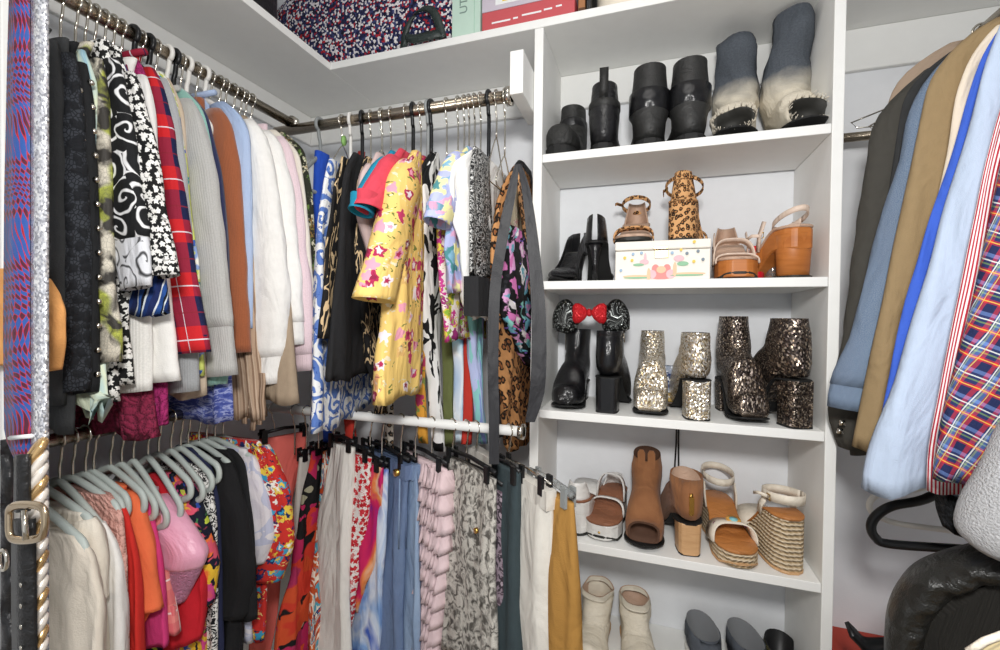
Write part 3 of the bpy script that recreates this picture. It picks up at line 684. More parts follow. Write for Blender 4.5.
G('B', 'dress', 'black dress hanging last on the back rod behind the leopard dress', 'dress', M['blacksatin'], [(519, 160), (502, 185), (498, 300), (497, 440)], .13, right=[(528, 160), (534, 200), (533, 300), (526, 448)], short='plain black dress behind the leopard one', gap=.012, hemx=(497, 430))
G('B', 'dress', 'leopard print dress next to the shelving unit', 'dress', M['leopard'], [(516, 164), (503, 184), (492, 230), (490, 300), (502, 400), (510, 452)], .14, right=[(521, 164), (531, 184), (535, 240), (534, 320), (532, 370), (527, 452)], short='leopard print dress', gap=.013, fold=.006, hemx=(505, 440))
LX = at(505, 440, Y=YLB+.028).x
G('B', 'scarf', 'cream floral scarf hanging over the leopard print dress', 'scarf', M['creamfl'], [(514, 168), (508, 200), (505, 250), (508, 266)], pos=LX+.018, right=[(519, 168), (522, 200), (522, 250), (521, 262)], short='', hang=None, tt=.004, tb=.005, fold=.002)
G('B', 'wrap_dress', 'black wrap dress with pink and aqua flowers, draped over the leopard dress', 'dress', M['darkfl'], [(510, 225), (502, 240), (500, 290), (505, 320), (520, 350), (529, 366)], pos=LX+.026, right=[(524, 225), (530, 240), (535, 290), (536, 330), (535, 366)], short='', hang=None, tt=.008, tb=.014, fold=.006, lam=.04, back=.1)
G('B', 'scarf', 'fine leopard print scarf hanging between the two black straps', 'scarf', M['leopard2'], [(517, 166), (518, 185), (526, 250), (530, 330)], pos=LX+.034, right=[(523, 166), (526, 185), (533, 250), (537, 330)], short='', hang=None, tt=.004, tb=.005, fold=.002)
# one long black sash whose two tails hang from the last hanger
root = thing('sash', 'long black satin sash with two hanging tails over the leopard dress', 'sash', (LX, YRB-.1, CZ-.3))
fr = Frame((LX+.040, YRB), (0, -1))
for pts in ([(517, 164), (512, 190), (503, 235), (495, 290), (493, 360), (494, 420), (494, 464)], [(519, 164), (526, 190), (532, 235), (538, 300), (539, 350), (537, 392), (530, 422)]):
    P = [at(p[0], p[1], Y=.80)+Vector((0, 0, CZ))-root.location for p in pts]
    Wd = [.004, .010, .012, .012, .012, .0115, .011] if pts[1][0] < 520 else [.004, .009, .012, .015, .016, .016, .010]
    P2 = spline(P, 5); n = len(P2); ws = [tuple(Vector((.94, .33, 0))*table(list(zip([i/6 for i in range(7)], Wd)), i/(n-1))*.88) for i in range(n)]
    MB().ribbon(P2, ws, .0025).build('tail', M['blacksatin'], root, False)
# ------------------------------------------------------------------ lower left row
M['creamr'] = solid('cream_ruched_cloth', '#ddd3c4', .06); M['ivory'] = solid('ivory_cloth', '#e6ddce', .05); M['dustypeach'] = lace('dusty_peach_lace', '#d9a79b', '#b9857a', 80)
M['tangerine'] = solid('tangerine_cloth', '#f0764a', .06); M['scarlet'] = solid('scarlet_cloth', '#d4322b', .08); M['hotpink'] = solid('hot_pink_cloth', '#d6407e', .08)
M['pinkplaid'] = plaid('pink_white_plaid', [(0, '#e5837f'), (.5, '#dd6e72')], [(0, '#e88e88'), (.55, '#d9666e')], .05, .06, [('u', .3, .04, '#f4e3e0'), ('v', .3, .03, '#f6e6e4')])
M['satinpink'] = Mat('pink_satin', .35, 0, .5, .2).color('#eba9c2').weave(True, 300).m
M['redknit'] = solid('red_cloth_bright', '#cf2431', .08)
M['tropic'] = floral('tropical_leaf_print', '#20243c', ['#e05a72', '#f0c23a', '#d94a8c', '#3a62c4', '#f07a3a'], 24, .5, ['#8fae2e', '#3f7a4a', '#c9d94a', '#2b4a9a'], .35, '#161a2c')
M['bwtiny'] = blotch('black_white_tiny_print', ['#17171a', '#efeeea', '#1b1b1e', '#e8e6e2'], 60, 3, (1, 1), 0, True, 1.2)
M['navyc'] = solid('navy_cloth', '#262b48', .1); M['blackd'] = solid('black_drape', '#1b1b1d', .1); M['greylav'] = blotch('grey_lavender_print', ['#cfcad2', '#d6d1d6', '#b9bcd0', '#dcd8da'], 14, 3)
M['aztecc'] = floral('bright_aztec_print', '#c8302a', ['#3a9ac2', '#e8c84a', '#f3efe6', '#1f2a5c', '#c8302a', '#c8302a'], 52, .55, ['#2a86b8', '#f0dc8a', '#c8302a', '#c8302a', '#1c2340'], .15, warp=.02)
M['marmalade'] = blotch('white_orange_print', ['#f2ece6', '#e9e0d8', '#d98a5a', '#c2543a'], 28, 2)
hk = dict(hang='sage', half=.15, drop=.085, neck=.072)
def g2(*a, **k): return G('l', *a, **dict(hk, **k))
g2('blouse', 'cream blouse with a gathered neckline behind the gold chain belt', 'blouse', M['creamr'], [(68, 520), (90, 550), (99, 590), (104, 620), (109, 720)], .165, fold=.005, lam=.05, collar=True, short='cream gathered blouse', back=.12, tb=.016)
g2('blouse', 'ivory blouse with a short turned sleeve', 'blouse', M['ivory'], [(76, 498), (96, 526), (103, 560), (103, 604)], .17, sleeve=.036, body=[(98, 620), (112, 720)], short='ivory short-sleeved blouse', gap=.024, sw=.02, tb=.018)
g2('blouse', 'white blouse with long straight front beside the tangerine one', 'blouse', M['white'], [(98, 508), (112, 538), (120, 572), (123, 640), (124, 720)], .17, short='long white blouse', gap=.024, tb=.018, fold=.006)
g2('lace_top', 'dusty peach lace camisole', 'top', M['dustypeach'], [(98, 478), (122, 512), (128, 560), (130, 640)], .15, short='dusty peach camisole', gap=.018)
g2('blouse', 'scarlet top under the tangerine blouse', 'blouse', M['scarlet'], [(102, 478), (126, 508), (133, 560), (139, 640), (142, 720)], .16, short='scarlet top', gap=.018, fold=.007)
g2('blouse', 'white and orange print blouse shoulder', 'blouse', M['marmalade'], [(100, 468), (118, 496), (125, 540), (128, 620)], .14, short='white and orange print blouse', gap=.012)
g2('blouse', 'tangerine orange blouse with a broad sleeve', 'blouse', M['tangerine'], [(112, 474), (140, 498), (152, 545), (160, 612)], .17, sleeve=.075, sw=.026, body=[(148, 612), (132, 650)], short='tangerine blouse', gap=.026, fold=.006)
g2('top', 'hot pink top beside the tangerine blouse', 'top', M['hotpink'], [(128, 476), (150, 504), (158, 550), (166, 650)], .16, short='hot pink top', gap=.018)
g2('blouse', 'pink and white plaid sleeveless blouse', 'blouse', M['pinkplaid'], [(134, 478), (158, 512), (167, 570), (177, 636)], .165, short='pink plaid blouse', gap=.02, tb=.018)
M['satinr'] = Mat('ruched_pink_satin', .35, 0, .5, .2).color('#d88fb2'); M['satinr'].bump(M['satinr'].nf(90, 3, M['satinr'].uv((1, 2.5)), dist=1.5), .012, 1.0); M['satinr'] = M['satinr'].m
g2('blouse', 'pink satin blouse with a puffed sleeve and ruched cuff', 'blouse', M['satinpink'], [(146, 474), (168, 503), (192, 532), (206, 556), (198, 576), (184, 604)], .165, sleeve=.055, sw=.03, cuff=.075, cuffm=M['satinr'], body=[(160, 560), (164, 640)], short='pink satin blouse', gap=.026)
g2('top', 'bright red top with a long flared front', 'top', M['redknit'], [(140, 466), (168, 482), (190, 530), (204, 585), (197, 644)], .175, sleeve=None, short='bright red top', gap=.02, fold=.007, tb=.018)
g2('blouse', 'dark blouse with bright tropical leaves and flowers', 'blouse', M['tropic'], [(168, 462), (192, 486), (209, 530), (218, 572), (212, 606)], .17, sleeve=.045, sw=.024, body=[(200, 620), (206, 720)], short='tropical leaf blouse', gap=.024)
g2('dress', 'dress in tiny black and white print beside the black draped top', 'dress', M['bwtiny'], [(186, 452), (208, 478), (217, 520), (218, 600), (216, 720)], .16, short='tiny black and white print dress', gap=.02)
g2('top', 'navy top shoulder between two pale grey hangers', 'top', M['navyc'], [(180, 436), (208, 458), (220, 500), (223, 600), (224, 720)], .15, short='navy top', gap=.016)
g2('blouse', 'black draped blouse on the lower rod', 'blouse', M['blackd'], [(214, 446), (234, 468), (247, 520), (254, 570), (246, 618)], .165, sleeve=.045, sw=.024, body=[(238, 640), (236, 720)], short='black draped blouse', gap=.024, fold=.009, lam=.03)
g2('top', 'black crew top behind the draped black blouse', 'top', M['blackd'], [(222, 440), (244, 460), (254, 520), (258, 620)], .16, short='black crew top', gap=.018)
g2('blouse', 'pale grey lavender blouse next to the bright aztec one', 'blouse', M['greylav'], [(236, 436), (258, 462), (270, 500), (275, 540), (266, 564)], .165, sleeve=.04, sw=.02, body=[(250, 580), (252, 640)], short='pale grey lavender blouse', gap=.02)
g2('blouse', 'red blouse with blue, yellow and white aztec figures', 'blouse', M['aztecc'], [(248, 432), (272, 450), (289, 492), (293, 545), (281, 582)], .17, sleeve=.042, sw=.022, body=[(268, 590), (262, 640)], short='aztec figure blouse', gap=.02)
# ------------------------------------------------------------------ lower back row
M['coralp'] = solid('coral_trouser_cloth', '#f0766c', .05); M['magfl'] = floral('magenta_black_floral', '#1b191b', ['#c02a5e', '#d8402e', '#b0305e', '#d9552f'], 15, .75, ['#a8a58c', '#1b191b', '#c02a5e'], .2, warp=.03)
M['ikat'] = blotch('orange_teal_ikat', ['#7a2a1c', '#c8562c', '#d9703a', '#efe6d6', '#c8562c', '#5aa6bc', '#e9ddca', '#2b4a78', '#b8451f'], 13, 3, (1.5, .7), 0, True, 1.4, .34, .66)
M['whitep'] = solid('white_trouser_cloth', '#e9e5de', .05); M['redwfl'] = floral('red_white_floral', '#f0ebe6', ['#c8202c', '#b81c28', '#d8404a'], 85, .5, ['#c8202c', '#f0ebe6'], .2, warp=.006)
M['tiedye'] = blotch('pink_orange_tie_dye', ['#7a1f86', '#c41f63', '#d8285f', '#ee8a4a', '#f0c8a8', '#d2246a'], 9, 3, (1, .6), 0, False, 1.0)
M['bluetd'] = blotch('blue_tie_dye', ['#2f52b0', '#8fb4e6', '#dfe8f6', '#4a6ac8'], 11, 3, (1, .5), 0, False, .9)
M['jean'] = denim('blue_denim', '#4a6390', '#5d779f'); M['jean2'] = denim('faded_denim', '#5d7ba8', '#92abc8')
M['ruffle'] = solid('pale_pink_ruffle', '#e6cdd0', .05); M['snakeg'] = snake('grey_snake_print', '#d4d0c7', '#5f5c57', None, 260, 62)
M['mauvefl'] = blotch('mauve_floral', ['#5a4a54', '#8f7f8a', '#3d343c', '#a696a0'], 45, 3); M['slate'] = solid('dark_slate_cloth', '#3a464a', .1)
M['offwhite'] = solid('off_white_denim', '#dcd8cf', .06); M['mustard'] = solid('mustard_cloth', '#ab7f40', .06)
def g3(name, label, cat, m, L, R, pos, ang, **k):
    k = dict(dict(hang='clipb', clip=True, neck=.06, tt=.009, tb=.014, edge_n=.003), **k)
    return G('b', name, label, cat, m, L, right=R, pos=pos, ang=ang, **k)
def fly(fr, root, o, pl, zt, zb):
    pass
def waist(m, h=.036):
    def f(fr, root, o, pl, zt, zb):
        pass
    return f
g3('trousers', 'coral wide trousers clipped to a black hanger', 'trousers', M['coralp'], [(258, 440), (262, 490), (262, 560), (246, 680)], [(308, 434), (297, 480), (285, 530), (266, 680)], -.975, -24, short='coral trousers', fold=.008)
g3('trousers', 'narrow cream trousers between the coral ones and the magenta floral dress', 'trousers', M['offwhite'], [(300, 458), (296, 520), (290, 600)], [(322, 456), (313, 500), (300, 600)], -.905, 0, short='narrow cream trousers')
g3('skirt', 'black skirt with large magenta and red flowers', 'skirt', M['magfl'], [(312, 452), (300, 520), (284, 600), (272, 690)], [(338, 452), (334, 520), (326, 600), (316, 690)], -.865, 0, short='magenta flower skirt', fold=.008)
g3('skirt', 'orange, teal and cream ikat skirt', 'skirt', M['ikat'], [(324, 452), (318, 540), (306, 680)], [(348, 452), (346, 540), (340, 680)], -.825, 0, short='ikat skirt', fold=.006)
g3('trousers', 'crisp white trousers, nearly facing the room, beside the ikat skirt', 'trousers', M['whitep'], [(332, 454), (320, 520), (308, 590), (294, 690)], [(354, 448), (352, 500), (350, 580), (352, 690)], -.775, 72, short='crisp white trousers', fold=.007)
g3('skirt', 'white skirt with small red flowers', 'skirt', M['redwfl'], [(344, 462), (340, 540), (334, 640)], [(371, 458), (367, 520), (357, 590), (346, 640)], -.715, 72, short='red flower skirt')
g3('skirt', 'pink and orange tie-dye skirt', 'skirt', M['tiedye'], [(352, 466), (346, 540), (338, 612)], [(383, 468), (380, 520), (374, 565), (357, 612)], -.665, 70, short='pink tie-dye skirt', fold=.007)
g3('skirt', 'narrow strip of a blue tie-dye skirt', 'skirt', M['bluetd'], [(356, 470), (350, 560), (344, 690)], [(388, 470), (386, 540), (380, 620), (374, 690)], -.63, 68, short='blue tie-dye skirt')
def jeans_extra(mat, wash):
    def f(fr, root, o, pl, zt, zb):
        u1 = pl[0][0]; uc = u1*.35
        MB().loft([[fr.P(u, w, z)-o for u, w in ((-.10, -.0135), (u1+.0015, -.0115), (u1+.0015, .0115), (-.10, .0135))] for z in (zt+.002, zt-.034)]).build('waistband', mat, root, False)
        if mat is M['offwhite']: return
        MB().tube([fr.P(u1-.012, -.018, zt-.03)-o, fr.P(u1-.014, -.018, zt-.20)-o], .0022, 6).build('side_seam', wash, root)
        MB().disc(fr.P(u1-.03, .0, zt-.02)-o-Vector((fr.w.x, fr.w.y, 0))*0, .009, .009, .022, 14, (-fr.w.x, -fr.w.y, 0)).build('button', BRASS, root)
    return f
g3('jeans', 'mid blue denim jeans folded on the lower rod', 'jeans', M['jean'], [(362, 472), (356, 560), (344, 700)], [(409, 466), (405, 540), (403, 610), (402, 700)], -.575, 62, short='mid blue jeans', extra=jeans_extra(M['jean'], M['jean2']), fold=.008, tb=.018)
g3('jeans', 'faded blue jeans with a brass button beside the pink ruffled skirt', 'jeans', M['jean2'], [(376, 472), (370, 560), (362, 700)], [(416, 466), (420, 540), (422, 610), (421, 700)], -.535, 60, short='faded blue jeans', extra=jeans_extra(M['jean2'], M['jean']), fold=.007)
def tiers(fr, root, o, pl, zt, zb):
    tbu = prof(pl)
    for k in range(12):
        z0 = lerp(zt-.006, zb+.02, k/12); rings = []
        for j in range(4):
            z = z0-.026*j*.55; fl_ = .014+.003*j; u1 = table(tbu, -z)+.004+.003*j; u0 = u1-.095
            rings.append([fr.P(u, w, z-.004*math.sin(u*160+k))-o for u, w in [(lerp(u0, u1, i/22), -fl_-.003*math.sin(i*1.9+k)*j) for i in range(23)]+[(lerp(u1, u0, i/22), fl_) for i in range(23)]])
        MB().loft(rings).build('ruffle_tier', M['ruffle'], root)
g3('skirt', 'pale pink skirt made of many ruffled tiers', 'skirt', M['ruffle'], [(404, 474), (404, 560), (400, 700)], [(447, 470), (446, 530), (441, 590), (430, 700)], -.49, 58, short='pale pink ruffled skirt', extra=tiers)
def button(fr, root, o, pl, zt, zb):
    u, z = fr.px((484, 528)); MB().disc(fr.P(u, -.017, z)-o, .006, .006, .006, 14, (-fr.w.x, -fr.w.y, 0)).build('button', BRASS, root)
g3('trousers', 'grey snakeskin print trousers with a dark button', 'trousers', M['snakeg'], [(448, 466), (440, 560), (430, 700)], [(496, 480), (496, 540), (497, 620), (500, 700)], -.435, 54, short='grey snakeskin trousers', extra=button, fold=.008, tb=.018)
g3('skirt', 'mauve floral skirt, a thin strip beside the snakeskin trousers', 'skirt', M['mauvefl'], [(460, 492), (458, 560), (456, 700)], [(503, 492), (505, 560), (508, 700)], -.40, 52, short='mauve floral skirt')
g3('trousers', 'dark slate trousers folded over', 'trousers', M['slate'], [(496, 470), (498, 560), (502, 700)], [(520, 472), (519, 540), (520, 620), (523, 700)], -.375, 50, short='dark slate trousers', tb=.018)
g3('jeans', 'off-white jeans next to the mustard trousers', 'jeans', M['offwhite'], [(500, 486), (500, 560), (504, 700)], [(551, 492), (551, 540), (553, 620), (557, 700)], -.335, 48, short='off-white jeans', hang='clipw', extra=jeans_extra(M['offwhite'], M['offwhite']), fold=.007, tb=.018)
g3('trousers', 'mustard yellow trousers on a clear hanger in front of the shelving unit', 'trousers', M['mustard'], [(530, 500), (530, 560), (536, 700)], [(573, 504), (575, 540), (577, 600), (579, 700)], -.295, 46, short='mustard trousers', hang='clipc', fold=.007, tb=.018)
# ------------------------------------------------------------------ right row
M['rtan'] = solid('taupe_cloth', '#b09a86', .08); M['rchar'] = solid('charcoal_suiting', '#46443f', .12, fine=700); M['rslate'] = denim('slate_denim', '#566a84', '#647c98')
M['rkhaki'] = solid('khaki_cotton', '#97815f', .08); M['rcream'] = solid('cream_cotton', '#e6d8c4', .06); M['rblue'] = solid('royal_blue_cotton', '#3f63c8', .08)
M['rlight'] = solid('light_blue_oxford', '#b7c6dc', .05, fine=700); M['rstripe'] = stripes('red_white_stripe', [(0, '#f1ebec'), (.5, '#b8283c')], .0042)
M['rplaid'] = plaid('navy_red_tartan', [(0, '#1f2850'), (.34, '#c03038'), (.50, '#2b3568'), (.62, '#9db09a'), (.68, '#5a78b8'), (.80, '#c03038')], [(0, '#1f2850'), (.30, '#c42c34'), (.46, '#2b3568'), (.58, '#7fa060'), (.64, '#2a3262'), (.86, '#6a86c2')], .032, .032,
                     [('u', .57, .022, '#d9dcd8'), ('v', .38, .02, '#e2b04a'), ('v', .75, .022, '#d9dcd8'), ('u', .85, .015, '#c9b86a')], .35)
M['fleece'] = Mat('grey_fleece', 1).color('#b9b9bb'); _m = M['fleece']; _c = _m.mix(_m.nf(260, 3), '#98999c', '#d2d2d4'); _m.color(_c); _m.bump(_m.nf(420, 3), .004, .9); M['fleece'] = _m.m
G('R', 'jacket', 'taupe jacket shoulder at the back behind the charcoal jacket', 'jacket', M['rtan'], [(948, 44), (905, 70), (888, 97), (884, 150), (876, 300), (868, 400)], .20, short='taupe jacket', hang='wire', pos=1.10, half=.207, drop=.062)
def cuffbtn(fr, root, o, pl, zt, zb):
    mb = MB()
    for q in ((843, 402), (835, 419), (833, 427)):
        u, z = fr.px(q); mb.disc(fr.P(u-.0, .030, z)-o, .0065, .0065, .005, 4, (fr.w.x, fr.w.y, 0), PI/4)
    mb.build('cuff_button', CHROME, root)
G('R', 'jacket', 'charcoal suit jacket with three cuff buttons', 'jacket', M['rchar'], [(958, 50), (908, 84), (874, 118), (863, 180), (852, 260), (840, 350), (829, 410), (826, 436), (838, 449)], .205, sleeve=.05, sw=.028, collar=True, body=[(858, 300), (846, 440), (850, 452)], short='charcoal jacket', hang='wire', half=.215, pos=1.0, extra=cuffbtn, drop=.11)
G('R', 'jacket', 'dark grey jacket, a thin strip between charcoal and slate blue', 'jacket', M['charcoal'], [(962, 44), (922, 72), (903, 96), (890, 180), (875, 280), (858, 400)], .20, short='thin dark grey jacket', pos=.968, tb=.012)
G('R', 'shirt', 'slate blue denim shirt with a folded cuff', 'shirt', M['rslate'], [(972, 42), (935, 66), (917, 88), (902, 150), (882, 220), (852, 330), (830, 380), (826, 408)], .20, sleeve=.045, sw=.026, cuff=.045, body=[(880, 300), (868, 424)], short='slate blue denim shirt', pos=.93)
G('R', 'shirt', 'khaki cotton shirt on the rod beside the shelving unit', 'shirt', M['rkhaki'], [(992, 20), (960, 40), (930, 76), (915, 150), (897, 230), (873, 340), (858, 420), (853, 449)], .20, short='khaki shirt', pos=.885, tt=.014, tb=.024, collar=True, hang='black')
G('R', 'shirt', 'cream shirt edge between the khaki and royal blue ones', 'shirt', M['rcream'], [(996, 26), (972, 52), (955, 92), (948, 150), (930, 230), (905, 330), (888, 420)], .19, short='cream shirt', pos=.84, tb=.012)
G('R', 'shirt', 'royal blue shirt beside the light blue oxford', 'shirt', M['rblue'], [(1000, 28), (982, 54), (966, 100), (950, 160), (930, 220), (905, 300), (880, 410)], .18, short='royal blue shirt', pos=.815, tb=.012)
G('R', 'shirt', 'light blue oxford shirt, long and smooth, beside the red striped one', 'shirt', M['rlight'], [(1004, 16), (986, 60), (966, 140), (932, 260), (897, 370), (864, 455), (862, 484)], .18, short='light blue oxford shirt', pos=.78, tt=.014, tb=.026, fold=.005, hem=.012)
G('R', 'shirt', 'red and white striped shirt between the light blue and tartan shirts', 'shirt', M['rstripe'], [(1016, 60), (1000, 110), (982, 180), (965, 260), (940, 380), (926, 440), (925, 486)], .17, short='red striped shirt', pos=.735, tb=.014)
G('R', 'shirt', 'navy, red and white tartan shirt', 'shirt', M['rplaid'], [(1024, 80), (1010, 130), (994, 210), (968, 330), (938, 430), (931, 482)], .17, short='tartan shirt', pos=.70, tt=.014, tb=.026, fold=.005)
# ------------------------------------------------------------------ shoes (local frame: heel at y=0, toe at +y, sole at z=0)
def sstep(a, b, x):
    t = max(0, min(1, (x-a)/(b-a))); return t*t*(3-2*t)
class Last:                                       # the shape of a foot: length, heel height, forefoot thickness, half-width scale
    def __init__(s, L=.235, hh=.0, pl=.012, w=1.0, toe='round', flat=.30):
        s.L, s.hh, s.pl, s.w, s.toe, s.flat = L, hh, pl, w, toe, flat
    def zs(s, y):                                 # underside of the foot
        return lerp(s.hh+s.pl, s.pl, sstep(s.flat*s.L*.75, .68*s.L, y))+(.005*sstep(.8, 1.0, y/s.L) if s.toe != 'flat' else 0)
    def hw(s, y):                                 # half-width of the foot
        q = max(0, min(1, y/s.L))
        tb = {'round': [(0, .010), (.03, .020), (.10, .029), (.20, .031), (.42, .029), (.60, .038), (.74, .043), (.86, .039), (.94, .029), (.98, .018), (1, .006)],
              'square': [(0, .010), (.03, .020), (.10, .029), (.20, .031), (.42, .029), (.60, .037), (.74, .041), (.88, .037), (.97, .031), (.995, .026), (1, .018)],
              'point': [(0, .008), (.03, .018), (.10, .027), (.20, .029), (.42, .027), (.60, .035), (.70, .037), (.84, .026), (.94, .013), (1, .003)],
              'flat': [(0, .010), (.03, .021), (.10, .031), (.20, .033), (.42, .031), (.60, .039), (.74, .043), (.88, .039), (.96, .028), (.99, .018), (1, .008)]}[s.toe]
        return table(tb, q)*s.w
    def slab(s, y0, y1, top, bot, n=28, grow=0):
        rings = []
        for j in range(n):
            k = j/(n-1); k = .5-.5*math.cos(PI*k); y = lerp(y0, y1, k); a = max(s.hw(y)+grow, .003); t, b = top(y), bot(y); r = min((t-b)*.3, .003)
            rings.append([(-a, y, b+r), (-a+r, y, b), (a-r, y, b), (a, y, b+r), (a, y, t-r), (a-r, y, t), (-a+r, y, t), (-a, y, t-r)])
        return rings
def pq_ring(P, Q, a, n=24, p=.9, fl=0):
    C = Vector(((0), (P[0]+Q[0])/2, (P[1]+Q[1])/2)); B = Vector((0, P[0]-Q[0], P[1]-Q[1]))/2; out = []
    for i in range(n):
        t = 2*PI*i/n+PI*1.5; c, s_ = math.cos(t), math.sin(t)
        c = math.copysign(abs(c)**p, c); s_ = math.copysign(abs(s_)**(p if s_ > 0 or not fl else fl), s_)
        out.append(C+Vector((a*c, 0, 0))+B*s_)
    return out
def wrinkled(rings, amp, sc, seed):
    return [[(v[0]+amp*mnoise.noise(Vector((v[0]*sc+seed, v[1]*sc, v[2]*sc))), v[1]+amp*mnoise.noise(Vector((v[0]*sc, v[1]*sc+9+seed, v[2]*sc))), v[2]) for v in r] for r in rings]
def boot(name, label, m, loc, rz, H=.2, L=.235, hh=.0, pl=.012, w=1.0, shaft=(.037, .048), toe='round', heel=(.028, .055), heel_m=None, sole_m=None, st=.006, cat='boot',
         group=None, lean=0, slouch=0, peep=None, top_cut=0, toeh=.048, in_m=None, ankle=.036, bands=(), heel_taper=.9, wr=0, seed=1, an=.095):
    root = thing(name, label, cat, loc, rz, group); la = Last(L, hh, pl, w, toe); a, b = shaft
    if hh > .01: st = min(st, .0035)
    rings = []; z_an = hh+pl+an; yc = .052
    NS = 9
    for j in range(NS):                            # shaft
        k = j/(NS-1); z = lerp(H, z_an, k); aa = lerp(a, ankle*w, k**1.5); bb = lerp(b, .046, k**1.5); y = yc+lean*(1-k)+slouch*.5*math.sin(PI*k*2)*(1-k)
        rings.append(pq_ring((y+bb, z+top_cut*(1-k)), (y-bb, z-top_cut*(1-k)*.4), aa*(1+.03*math.sin(j*2)*slouch*20), p=.92))
    Pf = (yc+.050, z_an-.008)
    for (P, Q, aa) in ((( yc+.052, z_an-.012), (.003, z_an-.035), ankle*w), ((yc+.058, z_an-.020), (-.001, hh+pl+.030), .034*w), ((yc+.064, z_an-.027), (.004, hh+pl+.006), .033*w), ((yc+.069, z_an-.032), (.035, hh+pl+.001), .033*w)):
        rings.append(pq_ring(P, Q, aa, p=.9))
    y0 = yc+.074; t0 = z_an-.037; b0 = la.zs(y0)
    for j in range(14):
        k = j/13; y = lerp(y0, L-.001, k**.9); zb = la.zs(y); zt = zb+lerp(t0-b0, toeh, sstep(0, .62, k))*(1 if k < .8 else math.sqrt(max(.02, 1-((k-.8)/.2)**2*.93)))
        rings.append(pq_ring((y, zt), (y, zb), la.hw(y)*(1.0), p=.85, fl=.35))
    if wr: rings = wrinkled(rings, wr, 28, seed)
    top = rings[0]; c = sum((Vector(v) for v in top), Vector())/len(top)
    inner = [[c+(Vector(v)-c)*.93 for v in top], [c+(Vector(v)-c)*.88-Vector((0, 0, .05)) for v in top]]
    if peep:
        rings = rings[:-peep]
    MB().loft(rings, True, (False, not peep)).build('upper', m, root)
    MB().loft([top]+inner, True, (False, True)).build('lining', in_m or P_BLACK, root)
    MB().loft(la.slab(0, L+.001, la.zs, lambda y: max(la.zs(y)-st, 0 if y < L*.8 else .0), grow=.0015)).build('sole', sole_m or RUBBER, root, False)
    if hh > .004:
        hw_, hl = heel; rr = []
        for k in (0, .5, 1):
            z = lerp(la.zs(.02)-st+.002, 0, k); f = lerp(1, heel_taper, k)
            rr.append([(x*f*hw_, .001+(1-f)*.01+(y if y < .5 else lerp(y, y, 1))*hl*f, z) for x, y in [(-.75, .02), (-.95, .2), (-1, .6), (-1, 1), (1, 1), (1, .6), (.95, .2), (.75, .02), (.4, -.02), (-.4, -.02)]])
        o = MB().loft(rr).boxed('heel', heel_m or m, root, False); bevel(o, .002)
        rr2 = [[(x*1.01, y, z) for x, y, z in [(p[0], p[1], -0+q) for p in rr[-1]]] for q in (.004, 0)]
        MB().loft(rr2).build('heel_tip', RUBBER, root, False)
    for kind, prm, mm in bands:
        if kind == 'ring':                         # strap round the shaft
            z, h_ = prm; k = max(0, min(1, (H-z)/(H-z_an))); aa = lerp(a, ankle*w, k**1.5)+.001; bb = lerp(b, .046, k**1.5)+.001; y = yc+lean*(1-k)
            MB().loft([pq_ring((y+bb+d, z+q), (y-bb-d, z+q), aa+d, p=.92) for q, d in ((-h_, -.002), (-h_+.003, .001), (h_-.003, .001), (h_, -.002))], True, (False, False)).build('strap', mm, root)
        elif kind == 'tab':                        # pull tab at the heel
            MB().ribbon([(0, yc-b-.002, H-.04), (0, yc-b-.004, H), (0, yc-b-.003, H+prm), (0, yc-b+.006, H+prm+.003), (0, yc-b+.008, H-.01)], (.010, 0, 0), .003).build('pull_tab', mm, root)
        elif kind == 'notch':
            for sg in (-1, 1): MB().loft([[(sg*.012+x*f, yc+b-.004+y, z) for x, y in ((-.009, 0), (.009, 0), (.009, .005), (-.009, .005))] for z, f in ((H-.03, 1), (H+.008, 1), (H+.016, .5))]).build('collar_tab', mm, root, False)
        elif kind == 'zip_back':
            mb = MB().ribbon([(0, yc-b-.006, H-.012), (0, yc-b-.008, prm)], (.0035, 0, 0), .004); mb.build('zipper', mm, root)
            MB().box((-.005, yc-b-.0135, H-.055), (.005, yc-b-.009, H-.018)).build('zipper_pull', mm, root, False)
        elif kind == 'zip_side':
            MB().ribbon([(a*.99+.001, yc, H-.004), (ankle*w+.003, yc, hh+pl+.08)], (0, .003, 0), .002).build('zipper', mm, root)
        elif kind == 'fray':
            mb = MB(); rg = random.Random(seed)
            r0 = rings[-1]
            for v in r0:
                v = Vector(v)
                for q in range(3):
                    d = Vector((rg.uniform(-1, 1)*.006, .008+rg.random()*.012, rg.uniform(-.2, 1)*.008)); mb.tube([v, v+d*.6, v+d], .0007, 4)
            mb.build('frayed_edge', mm, root)
    if peep:
        r0 = rings[-1]; c = sum((Vector(v) for v in r0), Vector())/len(r0)
        MB().loft([[c+(Vector(v)-c)*1.0+Vector((0, .0015, 0)) for v in r0], [c+(Vector(v)-c)*.86+Vector((0, .003, 0)) for v in r0], [c+(Vector(v)-c)*.80-Vector((0, .03, 0)) for v in r0]], True, (False, True)).build('toe_opening', in_m or P_BLACK, root)
    return root
